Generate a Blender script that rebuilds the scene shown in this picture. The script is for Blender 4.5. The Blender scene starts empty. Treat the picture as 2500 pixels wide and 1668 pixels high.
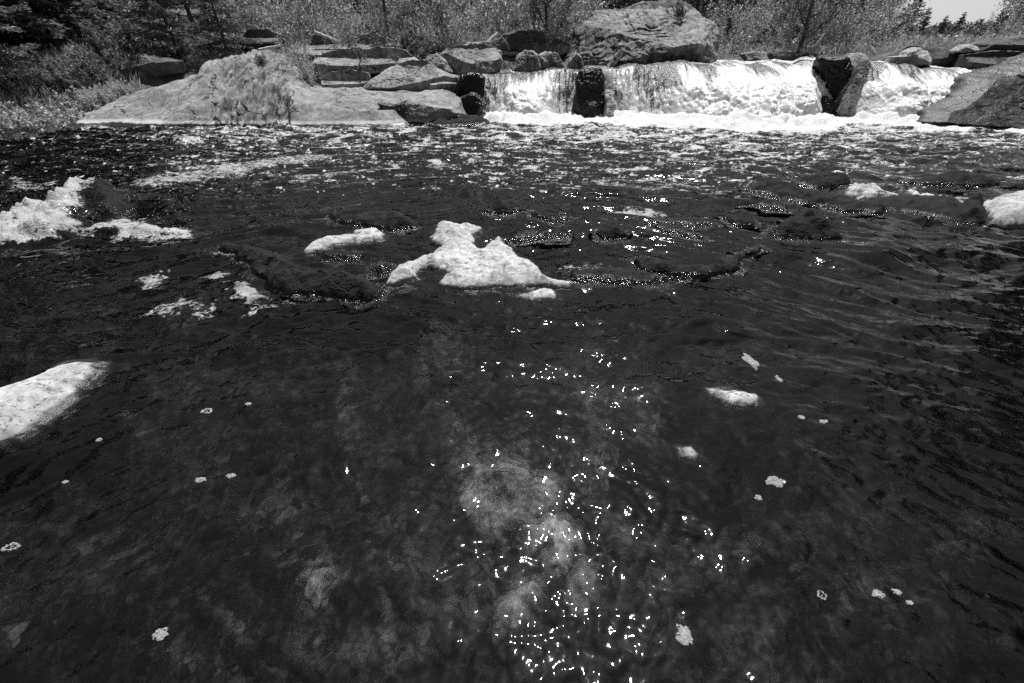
import bpy, math, random
import numpy as np
from math import radians, sin, cos, tan, atan, pi

# ------------------------------------------------------------------ camera, world, sun
SC = bpy.context.scene
COL = SC.collection
H0, PITCH, FOC = 1.7, radians(36.5), 972.0      # eye height, tilt, focal length in photo pixels (14 mm)
cam_d = bpy.data.cameras.new('camera'); cam = bpy.data.objects.new('camera', cam_d); COL.objects.link(cam)
cam.location = (0, 0, H0); cam.rotation_euler = (pi/2 - PITCH, 0, 0)
cam_d.lens = 14.0; cam_d.sensor_width = 36.0; cam_d.clip_start = 0.05; cam_d.clip_end = 2000
SC.camera = cam
SUN_EL, SUN_AZ = radians(66), radians(15)       # azimuth clockwise from +Y
W = bpy.data.worlds.new('World'); SC.world = W; W.use_nodes = True
wn = W.node_tree; wn.nodes.clear()
sky = wn.nodes.new('ShaderNodeTexSky'); sky.sky_type = 'NISHITA'; sky.sun_disc = False
sky.sun_elevation = SUN_EL; sky.sun_rotation = SUN_AZ
# black and white film behind an orange filter: a deep dark blue overhead, pale at the horizon
bw = wn.nodes.new('ShaderNodeSeparateColor'); bg = wn.nodes.new('ShaderNodeBackground'); wo = wn.nodes.new('ShaderNodeOutputWorld')
bg.inputs['Strength'].default_value = 0.053
mx = wn.nodes.new('ShaderNodeMath'); mx.operation = 'ADD'; mx2 = wn.nodes.new('ShaderNodeMath'); mx2.operation = 'MULTIPLY'; mx2.inputs[1].default_value = .9
wn.links.new(sky.outputs[0], bw.inputs[0]); wn.links.new(bw.outputs[1], mx2.inputs[0]); wn.links.new(bw.outputs[0], mx.inputs[0]); wn.links.new(mx2.outputs[0], mx.inputs[1]); wn.links.new(mx.outputs[0], bg.inputs[0]); wn.links.new(bg.outputs[0], wo.inputs[0])
sl = bpy.data.lights.new('sun', 'SUN'); sl.energy = 5.0; sl.angle = radians(0.53); sl.color = (1, 1, 1)
so = bpy.data.objects.new('sun', sl); COL.objects.link(so)
so.rotation_euler = (pi/2 - SUN_EL, 0, pi - SUN_AZ); so.location = (8, 18, 40)
SC.view_settings.view_transform = 'Standard'; SC.view_settings.look = 'None'
SC.view_settings.exposure = 0.15; SC.view_settings.gamma = 1.0
SC.cycles.max_bounces = 7; SC.cycles.diffuse_bounces = 2; SC.cycles.glossy_bounces = 2; SC.cycles.transmission_bounces = 4
SC.cycles.transparent_max_bounces = 10; SC.cycles.sample_clamp_indirect = 4.0
SC.cycles.caustics_reflective = False
SC.cycles.use_denoising = False

# ------------------------------------------------------------------ helpers: photo pixel (2500 px wide) -> place
CP, SP = cos(PITCH), sin(PITCH)
def ray(px, py):
    u = (px - 1250)/FOC; v = (834 - py)/FOC
    return np.array((u, CP + v*SP, -SP + v*CP))
def P(px, py, z=0.0):
    d = ray(px, py); t = (z - H0)/d[2]; return np.array((d[0]*t, d[1]*t, z))
def PY(px, py, Y):
    d = ray(px, py); t = Y/d[1]; return np.array((d[0]*t, Y, H0 + d[2]*t))
def XatPx(px, Y, z):
    return (px - 1250)/FOC*(Y*CP + (H0 - z)*SP)

# ------------------------------------------------------------------ helpers: noise
_r = np.random.RandomState(7)
_perm = np.tile(_r.permutation(256), 3)
_g = _r.normal(size=(256, 3)); _g /= np.linalg.norm(_g, axis=1)[:, None]
def pn(x, y, z=0.0):
    x, y, z = np.broadcast_arrays(np.asarray(x, float), np.asarray(y, float), np.asarray(z, float))
    xi, yi, zi = np.floor(x).astype(int), np.floor(y).astype(int), np.floor(z).astype(int)
    xf, yf, zf = x - xi, y - yi, z - zi
    xi &= 255; yi &= 255; zi &= 255
    f = lambda t: t*t*t*(t*(t*6 - 15) + 10)
    u, v, w = f(xf), f(yf), f(zf)
    def gr(a, b, c):
        g = _g[_perm[_perm[_perm[(xi + a) & 255] + ((yi + b) & 255)] + ((zi + c) & 255)]]
        return g[..., 0]*(xf - a) + g[..., 1]*(yf - b) + g[..., 2]*(zf - c)
    l = lambda t, a, b: a + t*(b - a)
    return 1.5*l(w, l(v, l(u, gr(0,0,0), gr(1,0,0)), l(u, gr(0,1,0), gr(1,1,0))), l(v, l(u, gr(0,0,1), gr(1,0,1)), l(u, gr(0,1,1), gr(1,1,1))))
def fbm(x, y, z=0.0, o=4, gain=0.5):
    s = 0; a = 1; f = 1
    for i in range(o):
        s = s + a*pn(np.asarray(x)*f + 17.3*i, np.asarray(y)*f - 9.1*i, np.asarray(z)*f + 5.7*i); a *= gain; f *= 2.03
    return s
def ridged(x, y, z=0.0, o=4):
    s = 0; a = 1; f = 1
    for i in range(o):
        s = s + a*(1 - np.abs(pn(np.asarray(x)*f + 11.3*i, np.asarray(y)*f, np.asarray(z)*f - 3.7*i))*1.6); a *= .5; f *= 2.05
    return s/1.9
def billow(x, y, z=0.0, o=4):
    s = 0; a = 1; f = 1
    for i in range(o):
        s = s + a*np.abs(pn(np.asarray(x)*f + 3.3*i, np.asarray(y)*f + 8*i, np.asarray(z)*f)); a *= .52; f *= 2.1
    return s
def sst(a, b, x):
    t = np.clip((x - a)/(b - a), 0, 1); return t*t*(3 - 2*t)
def sdf(poly, X, Y):
    """distance to the outline, positive inside"""
    p = np.asarray(poly)[:, :2]; n = len(p); d = np.full(X.shape, 1e9); ins = np.zeros(X.shape, bool)
    for i in range(n):
        a, b = p[i], p[(i+1) % n]; e = b - a
        t = np.clip(((X - a[0])*e[0] + (Y - a[1])*e[1])/max(e@e, 1e-12), 0, 1)
        d = np.minimum(d, (X - a[0] - t*e[0])**2 + (Y - a[1] - t*e[1])**2)
        c = ((a[1] > Y) != (b[1] > Y))
        with np.errstate(divide='ignore', invalid='ignore'):
            xc = (b[0] - a[0])*(Y - a[1])/(b[1] - a[1] + 1e-15) + a[0]
        ins ^= c & (X < xc)
    d = np.sqrt(d); return np.where(ins, d, -d)

# ------------------------------------------------------------------ helpers: meshes, objects
def mesh(name, V, F, attrs=None, smooth=True):
    """V (n,3); F list of (m,k) index arrays"""
    V = np.asarray(V, np.float32); F = [np.asarray(f, np.int32) for f in (F if isinstance(F, list) else [F]) if len(f)]
    me = bpy.data.meshes.new(name); me.vertices.add(len(V)); me.vertices.foreach_set('co', V.ravel())
    nl = sum(f.size for f in F); npoly = sum(len(f) for f in F)
    me.loops.add(nl); me.polygons.add(npoly)
    me.loops.foreach_set('vertex_index', np.concatenate([f.ravel() for f in F]))
    tot = np.concatenate([np.full(len(f), f.shape[1]) for f in F]); st = np.concatenate(([0], np.cumsum(tot)[:-1]))
    me.polygons.foreach_set('loop_start', st.astype(np.int32)); me.polygons.foreach_set('loop_total', tot.astype(np.int32))
    me.polygons.foreach_set('use_smooth', np.full(npoly, smooth))
    for k, a in (attrs or {}).items():
        a = np.asarray(a, np.float32)
        if a.ndim == 1:
            at = me.attributes.new(k, 'FLOAT', 'POINT'); at.data.foreach_set('value', a)
        else:
            at = me.attributes.new(k, 'FLOAT_VECTOR', 'POINT'); at.data.foreach_set('vector', a.ravel())
    me.update(calc_edges=True); me.validate(); return me
def link(name, me, mat=None, parent=None, loc=None):
    o = bpy.data.objects.new(name, me); COL.objects.link(o)
    if mat: me.materials.clear(); me.materials.append(mat)
    if parent: o.parent = parent
    if loc is not None: o.location = loc
    return o
def obj(name, V, F, mat, parent=None, attrs=None, smooth=True, origin=None):
    V = np.asarray(V, float)
    if origin is None and parent is None:
        origin = np.array(((V[:, 0].min() + V[:, 0].max())/2, (V[:, 1].min() + V[:, 1].max())/2, V[:, 2].min()))
    if origin is not None and parent is None:
        return link(name, mesh(name, V - origin, F, attrs, smooth), mat, None, origin)
    return link(name, mesh(name, V, F, attrs, smooth), mat, parent)
def tag(o, label=None, cat=None, group=None, kind=None):
    if label: o['label'] = label
    if cat: o['category'] = cat
    if group: o['group'] = group
    if kind: o['kind'] = kind
    return o
def grid_faces(nu, nv, wrap=False):
    i = np.arange(nu - (0 if wrap else 1))[:, None]; j = np.arange(nv - 1)[None, :]
    i2 = (i + 1) % nu
    return np.stack(np.broadcast_arrays(i*nv + j, i2*nv + j, i2*nv + j + 1, i*nv + j + 1), -1).reshape(-1, 4)

# ------------------------------------------------------------------ materials (grey: the photograph is black and white)
class NT:
    def __init__(s, name):
        s.m = bpy.data.materials.new(name); s.m.use_nodes = True; s.t = s.m.node_tree; s.t.nodes.clear()
        s.out = s.n('OutputMaterial')
    def n(s, t, **kw):
        x = s.t.nodes.new('ShaderNode' + t)
        for k, v in kw.items(): setattr(x, k, v)
        return x
    def l(s, a, b): s.t.links.new(a, b)
    def set(s, sock, v):
        if isinstance(v, (int, float)):
            sock.default_value = v if sock.type == 'VALUE' else ((v, v, v, 1) if sock.type == 'RGBA' else (v, v, v))
        elif isinstance(v, tuple): sock.default_value = v
        else: s.l(v, sock)
    def pos(s): return s.n('NewGeometry').outputs['Position']
    def scale(s, v, sx, sy, sz):
        x = s.n('VectorMath', operation='MULTIPLY'); s.set(x.inputs[0], v); x.inputs[1].default_value = (sx, sy, sz); return x.outputs[0]
    def noise(s, v, sc, det=4, rough=.55, dist=0, out='Fac'):
        x = s.n('TexNoise'); s.set(x.inputs['Vector'], v); x.inputs['Scale'].default_value = sc; x.inputs['Detail'].default_value = det
        x.inputs['Roughness'].default_value = rough; x.inputs['Distortion'].default_value = dist; return x.outputs[out]
    def voro(s, v, sc, feat='F1', rnd=1.0):
        x = s.n('TexVoronoi', feature=feat); s.set(x.inputs['Vector'], v); x.inputs['Scale'].default_value = sc; x.inputs['Randomness'].default_value = rnd; return x.outputs['Distance']
    def math(s, op, a, b=0.0, clamp=False):
        x = s.n('Math', operation=op, use_clamp=clamp); s.set(x.inputs[0], a); s.set(x.inputs[1], b); return x.outputs[0]
    def ramp(s, f, a, b, lo=0.0, hi=1.0):
        x = s.n('MapRange', interpolation_type='SMOOTHSTEP'); s.set(x.inputs[0], f); x.inputs[1].default_value = a; x.inputs[2].default_value = b
        x.inputs[3].default_value = lo; x.inputs[4].default_value = hi; return x.outputs[0]
    def mixf(s, f, a, b):
        x = s.n('Mix', data_type='FLOAT'); s.set(x.inputs[0], f); s.set(x.inputs[2], a); s.set(x.inputs[3], b); return x.outputs[0]
    def attr(s, n): return s.n('Attribute', attribute_name=n).outputs['Fac']
    def vattr(s, n): return s.n('Attribute', attribute_name=n).outputs['Vector']
    def bump(s, h, st, dist=.02, nrm=None):
        x = s.n('Bump'); s.set(x.inputs['Height'], h); x.inputs['Strength'].default_value = st; x.inputs['Distance'].default_value = dist
        if nrm is not None: s.l(nrm, x.inputs['Normal'])
        return x.outputs[0]
    def bsdf(s, col, rough, nrm=None, spec=.5):
        x = s.n('BsdfPrincipled'); s.set(x.inputs['Base Color'], col); s.set(x.inputs['Roughness'], rough)
        x.inputs['Specular IOR Level'].default_value = spec
        if nrm is not None: s.l(nrm, x.inputs['Normal'])
        return x.outputs[0]
    def mixs(s, f, a, b):
        x = s.n('MixShader'); s.set(x.inputs[0], f); s.l(a, x.inputs[1]); s.l(b, x.inputs[2]); return x.outputs[0]
    def done(s, sh): s.l(sh, s.out.inputs['Surface']); return s.m

def rock_mat(name, lo, hi, streak=0.0, crack=.5, sc=1.0, stain=.5, bump=.5, waterline=False, wetdark=.1, speck=0.0, wetrough=.34, det=6, spec=.5):
    t = NT(name); p = t.pos()
    n1 = t.noise(p, 1.1*sc, 6, .6); n2 = t.noise(p, 7*sc, det, .65); n3 = t.noise(p, 42*sc, det/2, .6)
    f = t.math('ADD', t.math('MULTIPLY', n1, .5), t.math('ADD', t.math('MULTIPLY', n2, .38), t.math('MULTIPLY', n3, .12)))
    col = t.ramp(f, .36, .64, lo, hi)
    if streak:
        v = t.noise(t.scale(p, 9*sc, 9*sc, .8*sc), 1.0, 4, .6, .4)
        col = t.math('MULTIPLY', col, t.ramp(v, .38, .6, 1 - streak, 1.08))
    st = t.ramp(t.noise(p, 2.3*sc, 5, .7, .6), .56, .7, 1.0, 1 - stain)
    col = t.math('MULTIPLY', col, st)
    hgt = t.math('ADD', t.math('MULTIPLY', n2, .7), t.math('MULTIPLY', n3, .3))
    if crack:
        w = t.n('VectorMath', operation='ADD'); t.l(t.scale(p, 1, 1, 1.6), w.inputs[0])
        nz = t.noise(p, 1.7, 3, .6, 0, 'Color'); t.l(t.scale(nz, .9, .9, .9), w.inputs[1])
        e = t.voro(w.outputs[0], .9*sc, 'DISTANCE_TO_EDGE')
        ck = t.ramp(e, .004, .022, 1.0, 0.0)
        ck = t.math('MULTIPLY', ck, t.ramp(t.noise(p, .9*sc, 3), .43, .52))
        col = t.math('MULTIPLY', col, t.math('SUBTRACT', 1.0, t.math('MULTIPLY', ck, crack)))
        hgt = t.math('SUBTRACT', hgt, t.math('MULTIPLY', ck, .8*crack))
    if speck:
        s = t.ramp(t.noise(p, 15*sc, 4, .75), .56, .66, 1.0, 1 - speck); col = t.math('MULTIPLY', col, s)
        s2 = t.ramp(t.noise(t.scale(p, 8, 20, 20), 1.0, 6, .75, 1.0), .54, .64, 1.0, 1 - speck*.8); col = t.math('MULTIPLY', col, s2)
    wet = t.attr('wet')  # damp and dark seams, plus face shading painted on two rocks
    if waterline:
        z = t.n('SeparateXYZ'); t.l(p, z.inputs[0])
        zz = t.math('ADD', z.outputs[2], t.math('MULTIPLY', t.math('SUBTRACT', n2, .5), .09))
        pale = t.math('MULTIPLY', t.ramp(zz, .06, .075), t.ramp(zz, .10, .15, 1.0, 0.0))
        col = t.mixf(t.math('MULTIPLY', pale, .65), col, .62)
        wet = t.math('MAXIMUM', wet, t.ramp(zz, .05, .07, 1.0, 0.0))
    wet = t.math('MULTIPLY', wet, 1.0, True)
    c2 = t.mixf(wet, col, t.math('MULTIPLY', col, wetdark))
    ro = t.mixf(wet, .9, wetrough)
    zs = t.n('SeparateXYZ'); t.l(p, zs.inputs[0]); air = t.ramp(zs.outputs[2], -.012, .004)     # no gloss under water
    sh = t.n('BsdfPrincipled'); t.l(c2, sh.inputs['Base Color']); t.l(t.mixf(air, 1.0, ro), sh.inputs['Roughness'])
    t.l(t.math('MULTIPLY', air, spec), sh.inputs['Specular IOR Level']); t.l(t.bump(hgt, bump, .06/sc), sh.inputs['Normal'])
    return t.done(sh.outputs[0])

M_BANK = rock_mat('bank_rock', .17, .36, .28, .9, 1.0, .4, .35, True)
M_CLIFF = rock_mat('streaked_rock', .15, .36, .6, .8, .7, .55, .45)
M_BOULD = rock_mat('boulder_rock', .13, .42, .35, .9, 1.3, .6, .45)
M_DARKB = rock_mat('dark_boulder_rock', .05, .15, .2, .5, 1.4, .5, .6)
M_PALE = rock_mat('pale_river_rock', .26, .62, 0, .2, 2.5, .12, .5, wetdark=.05, speck=.8)
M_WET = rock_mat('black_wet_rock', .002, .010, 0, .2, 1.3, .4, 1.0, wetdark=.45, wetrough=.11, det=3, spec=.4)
M_SUB = rock_mat('submerged_rock', .12, .8, 0, .7, 4, .7, .8)
M_RSLOPE = rock_mat('mottled_rock', .02, .15, .1, .6, 1.6, .6, .8)

def foam_shader(t, p, sc=1.0, dep=.5):
    """white water: scatters light through and back"""
    b = t.bump(t.math('ADD', t.noise(p, 26*sc, 4, .6), t.math('MULTIPLY', t.voro(p, 60*sc), .4)), dep, .05)
    d = t.n('BsdfDiffuse'); t.set(d.inputs[0], .82); t.l(b, d.inputs['Normal'])
    tr = t.n('BsdfTranslucent'); t.set(tr.inputs[0], .93)
    g = t.n('BsdfGlossy'); t.set(g.inputs[0], .8); g.inputs['Roughness'].default_value = .25; t.l(b, g.inputs['Normal'])
    s = t.mixs(.15, d.outputs[0], tr.outputs[0])
    return t.mixs(.05, s, g.outputs[0])

def water_mat():
    t = NT('river_water'); p = t.pos()
    q = t.scale(p, .9, 1.0, 1.0)
    rp = t.noise(q, 4.6, 2.2, .5, .8); rp2 = t.noise(q, 24, 1.5, .5, .4)
    h = t.math('ADD', rp, t.math('MULTIPLY', rp2, .085))
    nb = t.bump(h, .40, .05)
    gl = t.n('BsdfGlossy'); t.set(gl.inputs[0], 1.0); gl.inputs['Roughness'].default_value = .04; t.l(nb, gl.inputs['Normal'])
    tp = t.n('BsdfTransparent'); t.set(tp.inputs[0], .96)
    rf = t.n('BsdfRefraction'); t.set(rf.inputs[0], .96); rf.inputs['IOR'].default_value = 1.33; rf.inputs['Roughness'].default_value = .02; t.l(nb, rf.inputs['Normal'])
    body = t.mixs(.35, tp.outputs[0], rf.outputs[0])
    fr = t.n('Fresnel'); fr.inputs['IOR'].default_value = 1.43; t.l(nb, fr.inputs['Normal'])
    clear = t.mixs(fr.outputs[0], body, gl.outputs[0])
    f = t.math('ADD', t.attr('foam'), t.math('MULTIPLY', t.math('SUBTRACT', t.noise(p, 24, 5, .75), .5), 1.5))
    f = t.math('ADD', f, t.math('MULTIPLY', t.math('SUBTRACT', t.noise(t.scale(p, .6, 1.3, 1), 6, 4, .65, 1.2), .5), 1.1))
    # small bubbles let the dark water through the froth
    f = t.math('SUBTRACT', f, t.math('MULTIPLY', t.ramp(t.voro(p, 45), .0, .5, 1.0, 0.0), .14))
    fac = t.ramp(f, .44, .72, 0.0, 1.0)
    sh = t.mixs(t.math('MULTIPLY', fac, t.attr('foamcap')), clear, foam_shader(t, p))
    va = t.n('VolumeAbsorption'); t.set(va.inputs[0], .0); va.inputs['Density'].default_value = 2.3
    t.l(va.outputs[0], t.out.inputs['Volume'])
    return t.done(sh)
M_WATER = water_mat()

def fall_mat():
    t = NT('falling_water'); p = t.pos(); fv = t.vattr('flow')
    sn = t.noise(t.scale(fv, 11, 1.3, 1), 1.0, 6, .66, .5)
    sn2 = t.noise(p, 17, 5, .7)
    f = t.math('ADD', t.attr('foam'), t.math('ADD', t.math('MULTIPLY', t.math('SUBTRACT', sn, .5), 2.1), t.math('MULTIPLY', t.math('SUBTRACT', sn2, .5), 1.0)))
    fac = t.ramp(f, .35, .75)
    b = t.bump(t.math('ADD', sn, sn2), .45, .06)
    dark = t.bsdf(t.ramp(sn2, .3, .7, .03, .13), .3, b)
    return t.done(t.mixs(fac, dark, foam_shader(t, p, .6, .12)))
M_FALL = fall_mat()

def bed_mat():
    t = NT('river_bed'); p = t.pos()
    q = t.n('VectorMath', operation='ADD'); t.l(p, q.inputs[0]); t.l(t.scale(t.noise(p, 9, 4, .6, 0, 'Color'), .12, .12, .05), q.inputs[1])
    e = t.voro(q.outputs[0], 7, 'DISTANCE_TO_EDGE'); c = t.n('TexVoronoi'); t.l(q.outputs[0], c.inputs['Vector']); c.inputs['Scale'].default_value = 7
    cb = t.n('RGBToBW'); t.l(c.outputs['Color'], cb.inputs[0])
    st = t.math('POWER', cb.outputs[0], 2.2)
    n = t.noise(p, 5, 6, .7, .8)
    col = t.math('ADD', t.ramp(n, .40, .66, .015, .16), t.math('MULTIPLY', t.math('MULTIPLY', st, .5), t.ramp(t.noise(p, 2.2, 3), .48, .62)))
    col = t.math('MULTIPLY', col, t.ramp(e, .0, .08, .35, 1.0))
    e2 = t.voro(q.outputs[0], 19, 'DISTANCE_TO_EDGE'); c2 = t.n('TexVoronoi'); t.l(q.outputs[0], c2.inputs['Vector']); c2.inputs['Scale'].default_value = 19
    b2 = t.n('RGBToBW'); t.l(c2.outputs['Color'], b2.inputs[0])
    col = t.math('MULTIPLY', col, t.math('MULTIPLY', t.ramp(e2, .0, .12, .3, 1.0), t.ramp(b2.outputs[0], .25, .8, .35, 1.7)))
    return t.done(t.bsdf(col, .9, t.bump(t.math('ADD', e, n), .6, .05)))
M_BED = bed_mat()

def soil_mat():
    t = NT('leaf_litter'); p = t.pos()
    n = t.noise(p, 3, 7, .72, .5); n2 = t.noise(p, 24, 4, .75)
    col = t.ramp(t.math('ADD', t.math('MULTIPLY', n, .55), t.math('MULTIPLY', n2, .45)), .38, .64, .05, .26)
    return t.done(t.bsdf(col, .95, t.bump(n2, 1.0, .12)))
M_SOIL = soil_mat()
def leaf_mat(name, col, tr, var=.5):
    t = NT(name); ri = t.n('NewGeometry').outputs['Random Per Island']
    k = t.ramp(ri, 0, 1, col*(1 - var), col*(1 + var))
    d = t.n('BsdfDiffuse'); t.l(k, d.inputs[0]); b = t.n('BsdfTranslucent'); t.l(t.math('MULTIPLY', k, 1.2), b.inputs[0])
    g = t.n('BsdfGlossy'); t.set(g.inputs[0], .6); g.inputs['Roughness'].default_value = .4
    return t.done(t.mixs(.05, t.mixs(tr, d.outputs[0], b.outputs[0]), g.outputs[0]))
M_LEAF = leaf_mat('young_leaves', .37, .5)
M_LEAFD = leaf_mat('dull_leaves', .2, .45)
M_NEEDLE = leaf_mat('conifer_needles', .16, .4, .5)
M_GRASS = leaf_mat('dry_grass', .46, .45, .4)
M_FARLEAF = leaf_mat('far_foliage', .16, .4, .5)
def bark_mat(name, lo, hi):
    t = NT(name); p = t.pos(); n = t.noise(t.scale(p, 20, 20, 5), 1, 5, .7)
    return t.done(t.bsdf(t.ramp(n, .35, .65, lo, hi), .9, t.bump(n, .6, .02)))
M_BARK = bark_mat('grey_bark', .05, .16); M_TWIG = bark_mat('grey_twigs', .24, .48); M_DRIFT = bark_mat('bleached_wood', .42, .72)

# ------------------------------------------------------------------ waterfall stations: px, lip_py, Ylip, Yfoot, foam(top, mid, foot), steep
FALL = [
 (1150,186,14.6,14.0,.20,.30,.75,.8), (1185,184,14.8,13.8,.25,.45,.9,.7), (1215,182,14.9,13.3,.15,.75,1.1,.5), (1265,179,15.0,12.9,.20,1.0,1.3,.3),
 (1320,177,15.0,12.9,.40,.95,1.2,.35), (1365,174,14.9,13.7,.35,.42,.8,.75), (1410,171,14.8,13.9,.30,.30,.7,.8), (1500,167,14.8,13.9,.50,.6,1.0,.7),
 (1540,163,14.9,13.5,.60,.70,1.1,.6), (1590,160,15.0,13.7,.32,.28,.7,.7), (1640,157,15.1,13.4,.30,.42,1.0,.55), (1690,156,15.3,12.7,.40,1.05,1.3,.25),
 (1760,154,15.6,12.4,.55,1.2,1.35,.12), (1850,154,15.6,12.3,.45,1.15,1.35,.12), (1930,151,15.4,12.4,.8,1.2,1.35,.2), (1965,146,15.2,12.5,1.0,1.1,1.3,.2),
 (2010,149,14.9,13.5,.7,.7,1.0,.6), (2110,152,14.9,13.3,.8,.95,1.2,.4), (2160,154,14.9,12.7,.6,1.05,1.25,.2), (2220,157,14.8,12.4,.30,.9,1.3,.15),
 (2290,164,14.5,12.4,.35,1.0,1.3,.15), (2350,171,14.2,12.4,.65,1.1,1.3,.15), (2400,176,13.8,12.3,.9,1.1,1.3,.15), (2450,180,13.5,12.3,1.0,1.1,1.3,.15)]
FA = np.array(FALL, float)
LIP = np.array([PY(r[0], r[1], r[2]) for r in FALL])
FOOTX = np.array([XatPx(r[0], r[3], 0) for r in FALL])

# ------------------------------------------------------------------ river pool (one sheet, finer near the bank we stand on)
FOAMP = {   # white water of the rapids: outline in photo pixels, rise in metres
 'a': ([(248,428),(190,448),(136,478),(78,512),(-60,560),(-60,620),(70,597),(143,587),(210,572),(235,548),(205,530),(228,516),(232,472),(252,445)], 0.13, 0.8),
 'b': ([(250,547),(306,533),(367,533),(425,554),(483,548),(478,590),(367,594),(313,588),(258,605),(250,575),(200,585),(180,560)], 0.06, 0.74),
 'c1': ([(520,618),(560,605),(592,625),(608,652),(590,657),(560,637)], 0.03, 0.72),
 'c2': ([(485,678),(530,658),(567,664),(560,673),(520,682)], 0.02, 0.62),
 'c3': ([(535,690),(560,684),(600,688),(637,705),(642,722),(615,737),(580,740),(560,722),(572,712)], 0.03, 0.74),
 'c4': ([(395,745),(440,737),(470,740),(490,718),(515,735),(532,786),(480,786),(400,784),(345,776),(352,768)], 0.015, 0.6),
 'c5': ([(330,690),(380,668),(405,672),(365,700)], .02, .62),
 'd': ([(300,455),(330,440),(420,420),(520,405),(640,388),(780,378),(850,385),(700,408),(560,432),(450,452),(330,460)], .02, .62),
 'd2': ([(0,420),(100,440),(180,430),(140,455),(0,480)], .02, .55),
 'h': ([(2040,470),(2090,455),(2180,466),(2280,478),(2350,474),(2400,490),(2330,500),(2200,494),(2100,492)], .02, .58),
 'h2': ([(2180,445),(2300,437),(2400,442),(2440,455),(2320,456),(2220,452)], .02, .66),
 'i': ([(1330,655),(1420,640),(1560,650),(1690,672),(1640,690),(1480,690),(1370,680)], .01, .40),
 'e': ([(1490,520),(1530,508),(1590,512),(1640,525),(1560,535)], .02, .66),
 'f': ([(600,745),(680,725),(740,730),(690,765),(600,780)], .015, .48),
 'g': ([(640,440),(700,425),(820,415),(960,400),(930,420),(760,445)], .01, .50),
}
HUMPS = [(265,492,.34,.26,.17), (2110,628,.55,.22,.07), (1960,640,.3,.2,-.05), (2250,610,.7,.2,.05), (1700,720,.5,.15,.03), (430,505,.5,.18,.05), (1500,770,.35,.14,.035), (1780,850,.3,.16,-.03), (900,780,.5,.14,.03), (600,860,.4,.12,.03), (1620,940,.22,.10,.03), (2250,800,.5,.12,.03), (1180,470,.8,.2,.05), (1650,500,.7,.2,.05), (700,560,.5,.15,.04)]
def river_height(X, Y):
    amp = .015 + .020*sst(1.4, 2.8, Y) + .022*sst(2.8, 5.0, Y) + .022*sst(6, 11, Y)
    wx = X + .25*fbm(X*.5, Y*.5, 3.1, 2); wy = Y + .25*fbm(X*.5, Y*.5, 8.1, 2)
    a = .5*sst(.5, 4, X) - .3*sst(-.5, -4, X)
    u = wx*np.cos(a) - wy*np.sin(a); v = wx*np.sin(a) + wy*np.cos(a)
    nf = 1 + .9*(1 - sst(1.0, 3.5, Y))     # rounder ripples in the shallows
    z = amp*(fbm(u*.9*nf, v*2.2, 0, 3) + .5*(ridged(u*1.6*nf, v*3.6, 4.2, 3) - .7) + .45*fbm(u*3*nf, v*7.0, 2.0, 3, .6))
    z = z + .008*fbm(u*5, v*12, 6, 2)*sst(.5, 3, Y)
    for px, py, rx, ry, hh in HUMPS:
        c = P(px, py); z = z + hh*np.exp(-((X - c[0])/rx)**2 - ((Y - c[1])/ry)**2)
    return z
def foam_fields(X, Y, z):
    foam = np.zeros_like(X); cap = np.full_like(X, .92)
    # apron under the falls
    footY = np.interp(X, FOOTX, FA[:, 3]); inx = sst(FOOTX[0] - .6, FOOTX[0] + .3, X)*(1 - sst(13.6, 15.2, X))
    edge = np.minimum(footY, 13.4) - 1.15 - .25*sst(1, 5, X) + .5*fbm(X*.8, Y*.8, 1, 3) + .35*sst(3.0, 0.0, X)
    ap = sst(-.35, .45, Y - edge)*inx
    foam = np.maximum(foam, ap*1.15)
    cap = cap*np.clip(.80 + .45*fbm(X*2.5, Y*5, 3, 3), .35, 1)*(1 - ap) + cap*ap
    # raised boil at the foot
    k = np.exp(-((footY - Y)/.55)**2)*inx*np.interp(X, FOOTX, np.clip(FA[:, 6] - .55, 0, 1))
    z = z + k*(.08 + .30*billow(X*1.4, Y*1.6, 2.2, 4)) + ap*.05*billow(X*2.5, Y*4, 1, 3)
    # streaks drifting off
    dens = .10*sst(5.0, 7.0, Y) + .17*sst(7, 11.5, Y) - .20*(1 - sst(-9.5, -5.5, X + .25*(Y - 9)))
    dens = dens + .06*sst(-3, 2, X) - .10*sst(4.5, 8.5, X)*(1 - sst(8.5, 11, Y))
    st = fbm(X*1.7, Y*4.2, 9.0, 5, .66) + .35*fbm(X*.35, Y*.7, 4.0, 2)
    st2 = fbm(X*3.0, Y*7, 2.0, 3, .6)
    foam = np.maximum(foam, np.clip(.22 + dens*1.15 + .42*st + .16*st2, 0, .95)*sst(4.6, 6.8, Y) - .06)
    spk = fbm(X*7, Y*11, 5.0, 2)
    foam = np.maximum(foam, (.35 + .5*sst(.50, .75, spk))*sst(4.8, 6.5, Y)*sst(.5, .55, spk))
    for key, (pl, rise, lev) in FOAMP.items():  # torn edges, holes
        w = np.array([P(x, y) for x, y in pl]); lo = w[:, :2].min(0) - .4; hi = w[:, :2].max(0) + .4
        m = (X > lo[0]) & (X < hi[0]) & (Y > lo[1]) & (Y < hi[1])
        if not m.any(): continue
        x, y = X[m], Y[m]; d = sdf(w, x, y) + .06*fbm(x*3, y*3, 7, 3)
        sc = max(.05, min(.2, .25*min(hi - lo - .8)))
        k = sst(-.08, sc, d + .09*fbm(x*6, y*9, 4, 4, .65))
        foam[m] = np.maximum(foam[m], k*lev); cap[m] = cap[m]*(1 - .32*sst(.1, .5, k))
        z[m] += sst(-.03, sc*1.5, d)*(rise*.3 + rise*1.5*billow(x*3.2, y*3.2, 1.5, 5))
    return foam, cap, z
na, nr = 1500, 620
ang = np.linspace(-radians(102), radians(102), na)
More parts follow.
